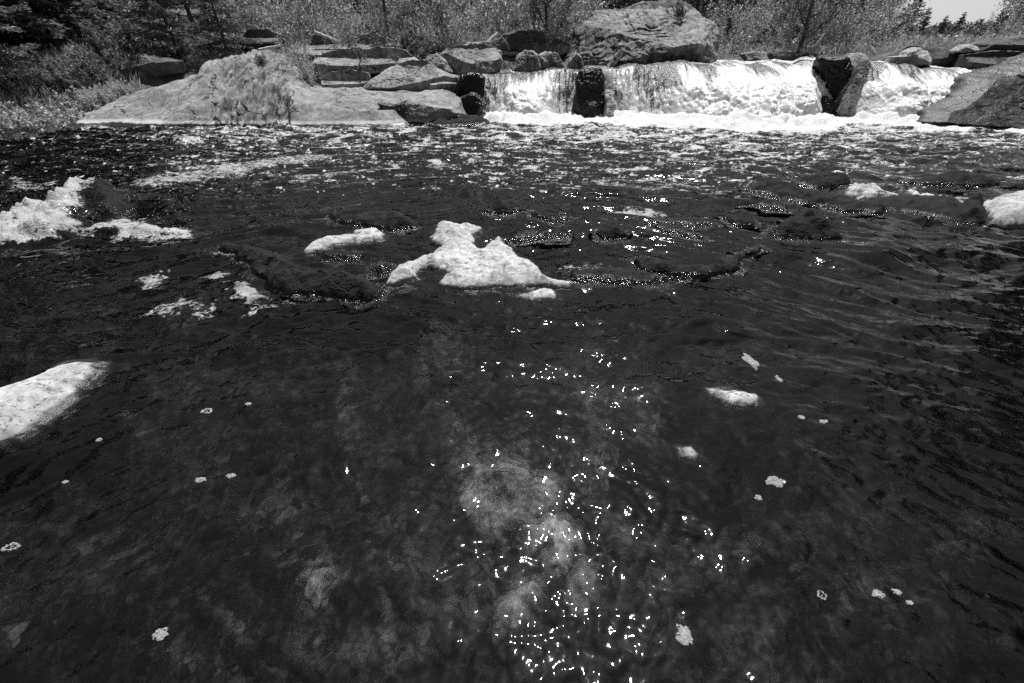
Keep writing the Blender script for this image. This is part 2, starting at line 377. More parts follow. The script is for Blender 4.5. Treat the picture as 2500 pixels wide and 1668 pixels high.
rr = .12*(17.5/.12)**np.linspace(0, 1, nr)**.86
A, R = np.meshgrid(ang, rr, indexing='ij'); X = R*np.sin(A); Y = R*np.cos(A)
Z = river_height(X, Y); foam, cap, Z = foam_fields(X, Y, Z)
Z = Z - 1.2*sst(14.6, 15.6, Y)
V = np.stack((X, Y, Z), -1).reshape(-1, 3)
tag(obj('river', V, grid_faces(na, nr), M_WATER, attrs={'foam': foam.ravel(), 'foamcap': cap.ravel()}, origin=np.zeros(3)),
    'dark rippled river pool with drifting foam streaks below the falls', 'river', kind='structure')

# river bed
na2, nr2 = 520, 260
A, R = np.meshgrid(np.linspace(-radians(104), radians(104), na2), .05*(19/.05)**np.linspace(0, 1, nr2)**.85, indexing='ij')
X = R*np.sin(A); Y = R*np.cos(A)
dep = -.33 - .16*sst(.7, 2.4, X) - .05*sst(-.4, -2, X) - .25*(1 - sst(.1, .7, Y)) - .05*sst(3, 8, Y)
Zb = dep + .10*fbm(X*1.3, Y*1.3, 2, 3) + .05*fbm(X*5, Y*5, 3, 3) + .05*np.clip(fbm(X*3, Y*3, 11, 2), 0, 1)
tag(obj('river_bed', np.stack((X, Y, Zb), -1).reshape(-1, 3), grid_faces(na2, nr2), M_BED, origin=np.zeros(3)),
    'stony dark bed showing through the shallow water', 'river bed', kind='structure')

# ------------------------------------------------------------------ waterfall sheet and upstream water
nu, nv = 900, 150
pxs = np.linspace(FA[0, 0], FA[-1, 0], nu)
ip = lambda k: np.interp(pxs, FA[:, 0], FA[:, k])[:, None]
lipX = np.interp(pxs, FA[:, 0], LIP[:, 0])[:, None]; lipZ = np.interp(pxs, FA[:, 0], LIP[:, 2])[:, None]
fX = np.interp(pxs, FA[:, 0], FOOTX)[:, None]
v = np.linspace(0, 1, nv)[None, :]
steep = ip(7); jag = .22*fbm(pxs[:, None]/40., 0*v, 2.2, 4); lipZ = lipZ + .075*fbm(pxs[:, None]/55., 0*pxs[:, None], 7.7, 4)
yy = (ip(2) + jag) + (ip(3) - ip(2) - jag)*(v**(.6 + .5*steep))
zz = lipZ*(1 - (steep*v**1.35 + (1 - steep)*(sst(-.05, 1.0, v)*.85 + .15*v))) - .12*v**4
xx = lipX + (fX - lipX)*v
turb = sst(.05, .45, v)*(1.15 - steep)
b = billow(xx*1.7, yy*2.2, zz*2.6, 5)
tier = fbm(xx*2.0, 0*yy, zz*.8, 4); b2 = billow(xx*1.5, yy*.5, zz*.8, 4)
md = sst(.25, .6, v)*(1 - sst(.8, 1., v))*np.interp(pxs, [1200, 1240, 1330, 1370, 1630, 1690, 1960, 2000, 2120, 2170, 2400, 2450], [0, .30, .30, 0, 0, .38, .38, .1, .1, .32, .32, .1])[:, None]*(.35 + .9*billow(xx*.9 + 4, yy*.9, zz*.5, 4))
off = turb*(.20*b2*sst(.1, .6, v) - .03 + .10*tier + .05*b*sst(.3, .8, v)) + sst(0, .1, v)*.05*fbm(xx*7, yy*2, zz*1.5, 3)*steep
yy = yy - off*.8 - md*.25; zz = zz + off*.55 + md*.55 + .03*fbm(xx*2.5, yy*2.5, 3, 2)*(1 - sst(0, .3, v))
ff = np.where(v < .45, ip(4) + (ip(5) - ip(4))*sst(.0, .45, v), ip(5) + (ip(6) - ip(5))*sst(.45, .95, v)) + .12*(b - .3) + .25*fbm(xx*2.1, yy*.5, zz*1.3, 3)
ff = ff - .75*sst(.12, .42, fbm(xx*1.1 + 3, 0*yy + 2, zz*1.2, 3))*(1 - sst(.35, .7, v))*(.35 + steep)
flow = np.stack(np.broadcast_arrays(xx*1.0, v*1.6, 0*v), -1)
tag(obj('waterfall', np.stack((xx, yy, zz), -1).reshape(-1, 3), grid_faces(nu, nv), M_FALL, attrs={'foam': ff.ravel(), 'flow': flow.reshape(-1, 3)}),
    'wide white waterfall tumbling over a low rock ledge', 'waterfall', kind='structure')
nb = 70
w = np.linspace(0, 1, nb)[None, :]
uy = (ip(2) + jag[:, :1]) + w*(17.5 - ip(2)) + 0*w; uz = lipZ + .03*fbm(lipX*2.5, yy[:, :1]*2.5, 3, 2)*(w < .02) + .02*w + .035*w*(1-w)*4*fbm(lipX*1.5, uy*2, 3, 3)
ux = lipX*(uy/(ip(2)))
ufo = .25 + .35*sst(1640, 1760, pxs)[:, None] + .4*fbm(ux*1.2, uy*3, 5, 3)
tag(obj('river_upstream', np.stack((ux, uy, uz), -1).reshape(-1, 3), grid_faces(nu, nb)[:, ::-1], M_FALL,
        attrs={'foam': ufo.ravel(), 'flow': np.stack((ux, uy, 0*ux), -1).reshape(-1, 3)}),
    'shallow upstream water sliding towards the waterfall lip', 'river', kind='structure')
# spray thrown up over the white water
rs = np.random.RandomState(5); pts = []
for _ in range(1300):
    i = rs.randint(0, nu); fo = ip(6)[i, 0]
    if rs.rand() > fo - .2: continue
    j = rs.randint(30, nv); pts.append((xx[i, j] + rs.normal()*.06, yy[i, j] - abs(rs.normal())*.12, max(.05, zz[i, j] + abs(rs.normal())*.09), rs.uniform(.003, .011)))
for _ in range(500):
    c = P(rs.uniform(20, 480), rs.uniform(440, 590)); pts.append((c[0], c[1], .05 + abs(rs.normal())*.1, rs.uniform(.002, .006)))
pts = np.array(pts); oc = np.array(((1,0,0),(-1,0,0),(0,1,0),(0,-1,0),(0,0,1),(0,0,-1)))
of = np.array(((0,2,4),(2,1,4),(1,3,4),(3,0,4),(2,0,5),(1,2,5),(3,1,5),(0,3,5)))
V = (pts[:, None, :3] + oc[None]*pts[:, None, 3:]).reshape(-1, 3); F = (of[None] + 6*np.arange(len(pts))[:, None, None]).reshape(-1, 3)
tm = NT('spray_drops'); M_DROP = tm.done(tm.bsdf(.8, .9, None, .1))
tag(obj('spray', V, F, M_DROP), 'white spray drops thrown up over the falls and rapids', 'spray', kind='stuff')

# ------------------------------------------------------------------ land
WLX = [-60, -20, -14, -12, -10, -6, -2, -1, 0]; WLY = [4, 9.0, 10.7, 12.4, 13.2, 13.0, 13.2, 13.6, 14.6]
def ground(X, Y):
    X = np.asarray(X, float); Y = np.asarray(Y, float)
    d = Y - np.interp(X, WLX, WLY)
    left = -.7 + sst(-.6, .5, d)*.75 + np.where(d > .3, np.minimum((d - .3)*.36, 1.25 + (d - 3.8)*.13), 0)
    left = np.minimum(left, 9)
    ch = -.7 + 1.4*sst(14.2, 15.6, Y) + .75*sst(16.4, 18.5, Y) + .012*np.clip(Y - 18, 0, 60)
    k = sst(-2.2, .8, X - .05*(Y - 14))
    z = left*(1 - k) + ch*k
    far = sst(26, 45, Y); z = z*(1 - far*k) + far*k*(1.45 + .004*Y)
    rb = sst(12.6, 17, X)*(1 - sst(18, 26, Y)); z = z + rb*.3*sst(8, 13, Y + .3*(X - 13))
    return z + (.10*fbm(X*.7, Y*.7, 1, 4))*sst(.3, 2, d)
gx = np.concatenate((np.linspace(-60, -16, 60), np.linspace(-15.7, 22, 260), np.linspace(22.6, 140, 90)))
gy = np.concatenate((np.linspace(4, 24, 180), np.linspace(24.5, 400, 130)))
X, Y = np.meshgrid(gx, gy, indexing='ij')
tag(obj('bank_ground', np.stack((X, Y, ground(X, Y)), -1).reshape(-1, 3), grid_faces(len(gx), len(gy)), M_SOIL, origin=np.zeros(3)),
    'wooded river bank covered in leaf litter and dry grass', 'ground', kind='structure')

# ------------------------------------------------------------------ rocks
def outline_rock(name, label, poly, Y, T, mat, cat='rock', center=None, front=.7, top=None, planes=4, seed=0, amp=.12, strata=0, wet=None, cutlist=(), blk=.05, group=None, nth=220, nrr=64, back=1.0, sdir=(1, .4, 2.5), lean=0.0):
    """a rock whose skyline follows the outline (photo pixels) where it stands, Y metres out; T metres thick each way, cut by flat faces"""
    rg = random.Random(seed + len(label)); pl = np.array([PY(x, y, Y)[[0, 2]] for x, y in poly])
    c = pl.mean(0) if center is None else PY(center[0], center[1], Y)[[0, 2]]
    seg = np.linalg.norm(np.roll(pl, -1, 0) - pl, axis=1); cum = np.concatenate(([0], np.cumsum(seg)))
    s = np.linspace(0, cum[-1], nth, endpoint=False); q = np.vstack((pl, pl[:1]))
    B = np.stack((np.interp(s, cum, q[:, 0]), np.interp(s, cum, q[:, 1])), -1)
    B = (B*2 + np.roll(B, 1, 0) + np.roll(B, -1, 0))/4
    r = np.linspace(0, 1, nrr)**.8
    XZ = c + r[None, :, None]*(B[:, None] - c)
    hx = np.ptp(pl[:, 0])/2; hz = np.ptp(pl[:, 1])/2; mid = (pl.max(0) + pl.min(0))/2
    nx = (XZ[..., 0] - mid[0])/hx; nz = (XZ[..., 1] - mid[1])/hz
    bulge = (1 - r**3.0)[None, :]**.5
    fd = bulge.copy()
    cuts = [(0, 0, front)] if front else []
    if top: cuts.append((0, -top[0], top[1]))            # slopes back towards the crown
    cuts += list(cutlist)
    for k in range(planes): cuts.append((rg.uniform(-.55, .55), rg.uniform(-.75, .25), rg.uniform(.55, .95)))
    for a, b_, d in cuts: fd = np.minimum(fd, d + a*nx + b_*nz)
    fd = np.maximum(fd, 0)*np.minimum(1, (1 - r)[None, :]*9)**.5
    yf = Y - T*fd + lean*(XZ[..., 1] - mid[1]); yb = Y + T*back*bulge*.9 + lean*(XZ[..., 1] - mid[1])
    Vf = np.stack((XZ[..., 0], yf, XZ[..., 1]), -1); Vb = np.stack((XZ[..., 0], yb, XZ[..., 1]), -1)
    V = np.concatenate((Vf, Vb[:, ::-1][:, 1:]), 1)      # centre front -> rim -> centre back
    if lean:                                              # the outline stands on the plane that leans back
        kk = 1 + lean*(V[..., 2] - mid[1])/Y; V = np.stack((V[..., 0]*kk, V[..., 1], H0 + (V[..., 2] - H0)*kk), -1)
    n2 = V.shape[1]; sz = min(hx, hz, T)
    cc = np.array((c[0], Y, c[1])); dirn = V - cc; dirn /= np.linalg.norm(dirn, axis=-1, keepdims=True) + 1e-6
    f0 = 1.1/sz
    D = amp*sz*(1.0*fbm(V[..., 0]*f0, V[..., 1]*f0, V[..., 2]*f0 + seed, 5, .55))
    D -= amp*sz*.9*sst(.78, .95, ridged(V[..., 0]*f0*.6 + seed, V[..., 1]*f0*.6, V[..., 2]*f0*.6, 2))
    bx = fbm(V[..., 0]*f0*.8 + seed*3.1, V[..., 1]*f0*.8, V[..., 2]*f0*1.1, 2)*3.2
    D += blk*sz*(np.floor(bx) + sst(.42, .58, bx - np.floor(bx)) - bx*.55)
    rk = ridged(V[..., 0]*f0*1.0 + seed*1.7, V[..., 1]*f0*1.0, V[..., 2]*f0*1.3 + seed, 3); D -= blk*.8*sz*sst(.90, .97, rk)
    D += .012*fbm(V[..., 0]*9, V[..., 1]*9, V[..., 2]*9 + seed, 3, .6)
    if strata:
        sd = np.array(sdir); q_ = V@sd/np.linalg.norm(sd)
        D += strata*sz*(np.abs(pn(q_*4.5/sz, V[..., 0]*.6/sz, seed)) + .5*np.abs(pn(q_*11/sz, V[..., 0]/sz, seed + 3)))
    V = V + dirn*D[..., None]
    wt = np.zeros(V.shape[:2])
    nx = (V[..., 0] - mid[0])/hx; nz = (V[..., 2] - mid[1])/hz
    if wet is not None: wt = wet(V, nx, nz) if callable(wet) else np.full(V.shape[:2], wet)
    wt = np.clip(wt + .25*fbm(V[..., 0]*4, V[..., 1]*4, V[..., 2]*2, 3)*(wt > 0), 0, 1)
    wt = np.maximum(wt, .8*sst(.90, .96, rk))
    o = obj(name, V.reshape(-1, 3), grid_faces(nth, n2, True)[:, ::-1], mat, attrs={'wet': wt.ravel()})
    return tag(o, label, cat, group)

def flat_rock(name, label, poly, H, mat, zref=None, w=.12, res=None, wetz=.035, amp=.3, jag=0.0, seed=0, cat='rock', base=0.0, slope=1.2, tilt=(0, 0), group=None, wob=.035):
    """a low rock rising out of (or lying under) the water: outline in photo pixels, H metres high"""
    zr = base + H*.55 if zref is None else zref
    W_ = np.array([P(x, y, zr) for x, y in poly]); lo = W_[:, :2].min(0) - .4; hi = W_[:, :2].max(0) + .4
    if res is None: res = float(np.clip(np.hypot(*W_[:, :2].mean(0))*.0032, .006, .03))
    gx = np.arange(lo[0], hi[0], res); gy = np.arange(lo[1], hi[1], res)
    X, Y = np.meshgrid(gx, gy, indexing='ij')
    d = sdf(W_, X, Y) + wob*fbm(X*4, Y*4, seed, 4, .6)
    n = fbm(X*2.2, Y*2.2, seed + 3, 4); n2 = fbm(X*9, Y*9, seed + 5, 4, .6); rg = ridged(X*2.6 + seed, Y*4.2, seed, 3)
    ins = 1 - np.exp(-np.maximum(d, 0)/w)
    cxy = W_[:, :2].mean(0)
    if mat is M_WET and not jag: jag = 1.6; H = H*1.55
    if jag: d = d*.8 + .02*jag + .07*jag*fbm(X*2.6, Y*5, seed + 9, 3, .5)*np.minimum(1, .4 + np.abs(d)*8); w = w*1.7; amp = max(amp, .8); n2 = .7*n2; rg = ridged(X*2.6 + seed, Y*7, seed, 3)
    z = np.where(d > 0, H*ins*(.85 + .35*n + tilt[0]*(X - cxy[0]) + tilt[1]*(Y - cxy[1])) + H*amp*ins*(.35*n2 + .5*(rg - .75) + .04*fbm(X*22, Y*22, seed, 2)), slope*d + .02*n2*np.minimum(1, -d*8))
    z = z + base
    wet = 1 - sst(wetz, wetz + .012, z + .008*n2 + .01*n)
    F = grid_faces(len(gx), len(gy)); zf = z.ravel(); keep = zf[F].max(1) > base - .5
    F = F[keep]; used, inv = np.unique(F.ravel(), return_inverse=True); F = inv.reshape(-1, 4)
    V = np.stack((X, Y, z), -1).reshape(-1, 3)[used]
    o = obj(name, V, F, mat, attrs={'wet': wet.ravel()[used]})
    return tag(o, label, cat, group)

# --- the pale outcrop sloping into the water on the far bank (a loft of profiles, each photo px x: (py, metres out) from water to crown)
OUT = {
 60:[(338,10.9),(334,11.0),(330,11.2),(326,11.6),(324,12.2)], 150:[(328,11.3),(322,11.5),(316,11.8),(308,12.2),(305,13)],
 230:[(314,11.8),(300,12.0),(285,12.4),(272,12.9),(266,14)], 330:[(313,11.8),(290,12.2),(262,12.8),(238,13.4),(228,14.4)],
 420:[(312,11.8),(282,12.3),(245,12.9),(208,13.6),(200,14.8)], 480:[(312,11.8),(272,12.3),(228,13.0),(190,13.8),(184,15)],
 510:[(312,11.8),(266,12.3),(215,13.0),(165,14.0),(158,15.2)], 560:[(312,11.8),(255,12.4),(195,13.2),(148,14.2),(140,15.4)],
 640:[(311,11.8),(245,12.4),(180,13.2),(130,14.5),(124,15.8)], 690:[(312,11.8),(252,12.4),(192,13.2),(145,14.5),(136,15.8)],
 715:[(314,11.7),(262,12.3),(215,13.1),(180,14.1),(165,15.4)], 760:[(314,11.7),(270,12.3),(236,13.0),(212,13.9),(206,15)],
 830:[(313,11.7),(272,12.3),(238,13.1),(218,13.9),(212,15)], 920:[(311,11.8),(275,12.3),(242,13.1),(219,13.9),(212,15)],
 1000:[(306,12.1),(272,12.5),(242,13.2),(218,14.0),(208,15)], 1080:[(302,12.4),(276,12.7),(250,13.2),(226,14.0),(216,15)],
 1120:[(300,12.6),(284,12.8),(264,13.2),(242,13.8),(232,14.6)], 1140:[(300,12.7),(294,12.8),(284,13.2),(276,13.8),(272,14.6)]}
ks = sorted(OUT); prof = []
for k in ks:
    pts = [PY(k, py, yo) for py, yo in OUT[k]]
    a = pts[0].copy(); a[1] -= .5; a[2] -= .55; e = pts[-1].copy(); e[1] += 1.2; e[2] -= .5
    prof.append(np.array([a] + pts + [e]))
prof = np.array(prof)
nu, nv = 900, 190
us = np.linspace(ks[0], ks[-1], nu); t0 = np.array([0, .12, .34, .56, .78, .9, 1.0]); ts = np.linspace(0, 1, nv)
Pv = np.stack([[np.interp(ts, t0, prof[i, :, k]) for k in range(3)] for i in range(len(ks))])       # station, xyz, v
Vo = np.stack([np.stack([np.interp(us, ks, Pv[:, k, j]) for j in range(nv)], -1) for k in range(3)], -1)
for _ in range(14): Vo[:, 1:-1] = (Vo[:, 1:-1]*2 + Vo[:, 2:] + Vo[:, :-2])/4
du = np.gradient(Vo, axis=0); dv = np.gradient(Vo, axis=1); N = np.cross(du, dv); N /= np.linalg.norm(N, axis=-1, keepdims=True) + 1e-9
x, y, z = Vo[..., 0], Vo[..., 1], Vo[..., 2]
cl = (sst(495, 535, us)*(1 - sst(690, 712, us)))[:, None]*np.ones(nv)
D = .13*fbm(x*.6, y*.6, z*.8, 3) + .012*fbm(x*4, y*4, z*4, 3, .5)
D += cl*(.30*(ridged(x*2.6, y*.4, z*.5, 4) - .7) + .07*fbm(x*11, y*2, z*1.2, 3))
bl = fbm(x*1.3 + 5, z*.8, 7, 2); D += cl*.12*(np.round(bl*3)/3)
q = z*3.4 - x*.28 + .35*fbm(x*.7, z, 2, 2); D += (1 - cl)*.045*(q - np.floor(q))*sst(.1, .3, z)
ck = ridged(x*.55 + 3, y*.5, z*1.5, 3); D -= .12*sst(.88, .97, ck)
ck2 = ridged(x*1.5 + 9, y*1.2, z*2.6, 3); D -= .05*sst(.90, .98, ck2)

D *= sst(-.2, .15, z)*.8 + .2
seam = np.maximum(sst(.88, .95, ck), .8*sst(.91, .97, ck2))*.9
q5 = lambda a, lo, hi: sst(np.quantile(a, hi), np.quantile(a, lo), a)
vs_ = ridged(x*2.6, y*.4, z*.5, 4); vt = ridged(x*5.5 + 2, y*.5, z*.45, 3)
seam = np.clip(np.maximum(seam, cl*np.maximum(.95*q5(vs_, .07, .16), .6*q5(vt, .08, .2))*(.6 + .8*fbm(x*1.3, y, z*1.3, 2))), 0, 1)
Vo = Vo + N*D[..., None]*np.where((N[..., 2:3] > 0) | (N[..., 1:2] < 0), 1, -1)
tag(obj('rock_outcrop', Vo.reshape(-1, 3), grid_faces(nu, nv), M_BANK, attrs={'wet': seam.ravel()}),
    'long pale rock outcrop with a streaked cliff sloping into the pool on the far bank', 'rock outcrop')

BK = 'rocks along the far bank'
outline_rock('boulder', 'long slab with a shaded dark front and sunlit top above the outcrop', [(764,146),(790,130),(850,118),(910,116),(960,116),(988,122),(1014,142),(1035,160),(1000,176),(900,182),(770,188)], 15.9, .9, M_BOULD, front=.62, top=(1.1, .42), planes=3, seed=4, center=(890,150), group=BK)
outline_rock('boulder', 'low grey block with pale top edge beside the bushy shrub on the outcrop', [(782,186),(800,177),(860,170),(898,178),(906,196),(896,216),(860,222),(790,220)], 15.0, .5, M_BOULD, front=.8, top=(1.5, .1), planes=2, seed=5, group=BK)
outline_rock('boulder', 'pale pyramid shaped slab leaning behind the outcrop', [(880,220),(905,196),(940,172),(988,150),(1030,145),(1062,165),(1092,179),(1122,187),(1128,205),(1100,226),(1000,226),(930,226)], 14.8, .9, M_BOULD, front=None, top=(.7, .5), planes=2, seed=8, center=(1000,190), group=BK)
outline_rock('boulder', 'thin layered block tucked against the black wet rocks', [(1048,204),(1080,200),(1118,203),(1122,216),(1112,230),(1048,222)], 14.3, .4, M_BOULD, front=.8, planes=2, seed=2, group=BK)
outline_rock('boulder', 'small rounded boulder leaning on the big cracked boulder', [(1034,152),(1048,134),(1066,131),(1086,145),(1104,176),(1085,188),(1042,176)], 15.4, .5, M_BOULD, front=.85, planes=3, seed=12, group=BK)
outline_rock('boulder', 'big cracked grey boulder above the left end of the falls', [(1072,134),(1090,118),(1110,112),(1142,108),(1176,106),(1206,117),(1224,124),(1226,150),(1222,182),(1190,188),(1100,190),(1086,152)], 16.1, 1.0, M_BOULD, front=.72, top=(.8, .6), planes=4, seed=16, group=BK)
outline_rock('boulder', 'pale broken boulder behind the lip, left one of the pair', [(1246,176),(1262,142),(1280,122),(1300,124),(1314,134),(1324,168),(1310,184),(1270,184)], 16.2, .5, M_BOULD, front=.9, planes=4, seed=21, group=BK)
outline_rock('boulder', 'pale broken boulder behind the lip, right one of the pair', [(1314,134),(1330,126),(1346,128),(1366,154),(1376,172),(1330,184),(1318,170)], 16.3, .5, M_BOULD, front=.85, planes=4, seed=25, group=BK)
outline_rock('boulder', 'narrow upright stone between the broken pair and the great outcrop', [(1347,138),(1352,127),(1362,130),(1378,166),(1372,178),(1360,172)], 16.0, .25, M_BOULD, front=.8, planes=2, seed=28, group=BK)
outline_rock('boulder', 'smooth pale wedge boulder at the foot of the great outcrop', [(1374,172),(1386,146),(1405,127),(1420,140),(1424,170),(1400,180)], 16.4, .4, M_BOULD, front=.9, planes=3, seed=31, group=BK)
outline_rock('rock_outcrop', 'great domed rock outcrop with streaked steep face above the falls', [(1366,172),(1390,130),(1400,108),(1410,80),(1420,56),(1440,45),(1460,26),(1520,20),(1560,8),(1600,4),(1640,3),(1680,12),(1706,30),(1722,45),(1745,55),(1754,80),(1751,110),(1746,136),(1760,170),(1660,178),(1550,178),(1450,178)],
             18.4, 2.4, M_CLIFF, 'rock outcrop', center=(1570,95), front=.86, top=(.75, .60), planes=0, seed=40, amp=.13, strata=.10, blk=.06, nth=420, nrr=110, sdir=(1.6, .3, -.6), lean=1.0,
             cutlist=[(.55,.1,.72),(-1.3,-.2,1.25),(.25,.65,.95),(-.5,.5,.98)], wet=lambda V, nx, nz: .3*sst(.25, -.25, nx + .5*nz + .35*fbm(V[..., 0]*.9, V[..., 1]*.5, V[..., 2]*.5, 3))*sst(.45, .1, nz))  # shading of the lower left faces painted dark through the wet mask
outline_rock('boulder', 'tilted pale slab propped against the great outcrop', [(1474,172),(1500,136),(1514,120),(1525,122),(1517,138),(1490,174)], 16.3, .25, M_BOULD, front=.9, planes=1, seed=44, group=BK)
outline_rock('boulder', 'low dark wedge at the right foot of the great outcrop', [(1625,168),(1650,134),(1700,131),(1740,146),(1768,154),(1780,168)], 17.0, .6, M_CLIFF, front=.8, planes=2, seed=47, group=BK)
outline_rock('boulder', 'grey block behind the lip, leftmost of three before the wood', [(1806,164),(1812,132),(1838,125),(1872,127),(1868,164)], 18.0, .6, M_BOULD, front=.7, planes=3, seed=51, group=BK)
outline_rock('boulder', 'dark angular block behind the lip, middle of three before the wood', [(1870,164),(1880,128),(1904,121),(1930,125),(1948,158),(1930,168)], 18.0, .6, M_DARKB, front=.7, planes=4, seed=55, group=BK)
outline_rock('boulder', 'small block behind the lip beside the leaning birch pole', [(1944,164),(1954,133),(1972,129),(1988,140),(1984,164)], 18.0, .4, M_BOULD, front=.8, planes=3, seed=58, group=BK)
outline_rock('boulder', 'rubble stone at the water edge right of the great outcrop', [(1750,166),(1766,146),(1786,143),(1800,156),(1806,168)], 17.2, .3, M_BOULD, planes=3, seed=60, group=BK)
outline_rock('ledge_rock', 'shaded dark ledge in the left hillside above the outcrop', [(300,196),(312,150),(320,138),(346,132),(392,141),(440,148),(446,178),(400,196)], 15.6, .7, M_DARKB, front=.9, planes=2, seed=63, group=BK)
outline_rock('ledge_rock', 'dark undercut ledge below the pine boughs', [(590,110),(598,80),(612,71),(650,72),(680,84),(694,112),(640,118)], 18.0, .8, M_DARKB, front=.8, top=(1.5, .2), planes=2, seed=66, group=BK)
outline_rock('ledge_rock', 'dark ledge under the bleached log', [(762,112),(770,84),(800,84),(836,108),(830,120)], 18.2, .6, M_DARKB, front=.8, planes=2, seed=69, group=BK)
outline_rock('boulder', 'grey boulder among the bushes at the left bank', [(140,268),(152,234),(190,220),(232,217),(254,236),(246,268)], 13.6, .5, M_BOULD, front=.8, planes=3, seed=71, group=BK)
outline_rock('boulder', 'pale sunlit ledge under the twiggy thicket', [(700,128),(760,112),(860,106),(900,110),(960,104),(1000,112),(1010,130),(900,134),(760,140)], 17.4, .6, M_BOULD, front=None, lean=1.3, planes=2, seed=73, group=BK)
outline_rock('boulder', 'rough pale boulder under the bare shrubs behind the bank', [(868,108),(880,84),(920,78),(950,92),(985,98),(990,112),(930,118)], 18.6, .7, M_BOULD, front=None, lean=1.0, planes=3, seed=76, group=BK)
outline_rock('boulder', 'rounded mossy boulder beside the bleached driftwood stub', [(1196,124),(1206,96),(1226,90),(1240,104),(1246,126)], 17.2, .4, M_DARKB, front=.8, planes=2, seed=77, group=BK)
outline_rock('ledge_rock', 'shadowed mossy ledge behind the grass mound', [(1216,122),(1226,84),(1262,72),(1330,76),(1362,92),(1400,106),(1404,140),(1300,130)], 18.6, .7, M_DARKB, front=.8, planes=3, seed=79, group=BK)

FR = 'rocks in the falls'
outline_rock('boulder', 'black wet rock at the left end of the falls, upper one', [(1112,236),(1116,200),(1124,184),(1142,180),(1166,177),(1184,190),(1184,216),(1172,238),(1140,244)], 14.2, .45, M_WET, front=.8, planes=4, seed=81, wet=.9, group=FR)
outline_rock('boulder', 'wet rock sheeted with sparkling water at the left foot of the falls', [(1116,256),(1122,236),(1150,224),(1174,236),(1188,254),(1174,290),(1126,290)], 13.7, .4, M_WET, front=.85, planes=4, seed=84, wet=.8, group=FR)
flat_rock('ledge_rock', 'flat dark rock toe reaching from the outcrop to the falls', [(1030,299),(1075,289),(1120,283),(1165,284),(1196,291),(1198,297),(1120,302),(1060,303)], .12, M_WET, seed=86, w=.15, group=FR)
outline_rock('boulder', 'wedge rock with black left face and pale right side at the outcrop foot', [(920,252),(950,256),(1000,248),(1060,256),(1110,262),(1124,276),(1100,300),(1020,308),(985,310),(950,290)], 12.5, .45, M_BANK, front=None, planes=5, seed=88, center=(1010,280), wet=lambda V, nx, nz: .95*(sst(1010, 985, 1250 + V[..., 0]/(V[..., 1]*CP + (H0 - V[..., 2])*SP)*FOC)), group=FR)  # shade of the left face painted into the colour via the wet mask
def part_of(o, par, name):
    o.name = name; o.location = o.location - par.location; o.parent = par
    for k in ('label', 'category', 'group'):
        if k in o: del o[k]
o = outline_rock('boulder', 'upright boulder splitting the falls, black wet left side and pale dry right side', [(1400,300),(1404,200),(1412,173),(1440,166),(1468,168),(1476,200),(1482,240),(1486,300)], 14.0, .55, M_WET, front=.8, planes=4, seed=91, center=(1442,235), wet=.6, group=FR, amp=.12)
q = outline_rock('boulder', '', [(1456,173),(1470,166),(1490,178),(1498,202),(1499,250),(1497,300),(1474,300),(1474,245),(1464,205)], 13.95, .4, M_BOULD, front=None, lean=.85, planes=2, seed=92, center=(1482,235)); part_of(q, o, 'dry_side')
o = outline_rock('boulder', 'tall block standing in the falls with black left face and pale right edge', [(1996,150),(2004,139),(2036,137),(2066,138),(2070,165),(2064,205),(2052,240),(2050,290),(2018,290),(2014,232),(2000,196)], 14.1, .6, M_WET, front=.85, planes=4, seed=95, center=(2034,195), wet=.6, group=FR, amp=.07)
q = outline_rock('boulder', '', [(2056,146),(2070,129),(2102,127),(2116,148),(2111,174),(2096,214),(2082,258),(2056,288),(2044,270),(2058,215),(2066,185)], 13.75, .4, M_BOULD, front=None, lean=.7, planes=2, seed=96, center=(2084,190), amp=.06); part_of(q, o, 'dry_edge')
outline_rock('boulder', 'small black rock laced with trickles below the tall block', [(1966,296),(1972,258),(1990,236),(2020,234),(2040,250),(2036,290)], 13.6, .4, M_WET, front=.85, planes=4, seed=97, wet=.8, group=FR)
outline_rock('rock_slope', 'big mottled rock slope bounding the falls on the right, wet at its left edge', [(2248,300),(2262,272),(2296,262),(2340,224),(2368,192),(2400,180),(2440,165),(2500,140),(2600,108),(2720,90),(2760,330),(2600,330),(2500,322),(2400,306),(2320,303)], 12.9, 1.3, M_RSLOPE, 'rock slope', center=(2520,235), front=None, top=(.5, .6), planes=5, seed=101, amp=.10, strata=.06, nth=330, nrr=80, lean=1.15,
             wet=lambda V, nx, nz: .9*sst(.42, .12, nx + 1 - .5*(nz + .9) + .12*fbm(V[..., 0]*1.5, V[..., 1], V[..., 2]*1.5, 3)))
outline_rock('boulder', 'jagged pale rock on the lip right of the tall block', [(2160,164),(2174,139),(2206,137),(2214,126),(2234,114),(2262,117),(2268,142),(2262,164)], 15.0, .4, M_PALE, front=.8, planes=5, seed=104, amp=.12, group=FR)
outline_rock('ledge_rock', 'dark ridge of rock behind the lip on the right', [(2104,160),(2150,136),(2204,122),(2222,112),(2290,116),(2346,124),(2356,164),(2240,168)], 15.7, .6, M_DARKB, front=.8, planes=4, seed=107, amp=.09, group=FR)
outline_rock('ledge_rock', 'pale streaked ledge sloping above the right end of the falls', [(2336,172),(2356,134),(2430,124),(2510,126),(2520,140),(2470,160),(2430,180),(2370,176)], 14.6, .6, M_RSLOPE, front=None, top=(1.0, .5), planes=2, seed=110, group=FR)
outline_rock('ledge_rock', 'dark overhanging rock at the upper right corner of the bank', [(2346,132),(2378,108),(2430,95),(2500,88),(2620,84),(2640,150),(2520,142),(2420,128)], 15.4, .9, M_DARKB, front=.85, planes=4, seed=113, amp=.1, strata=.08, group=FR)
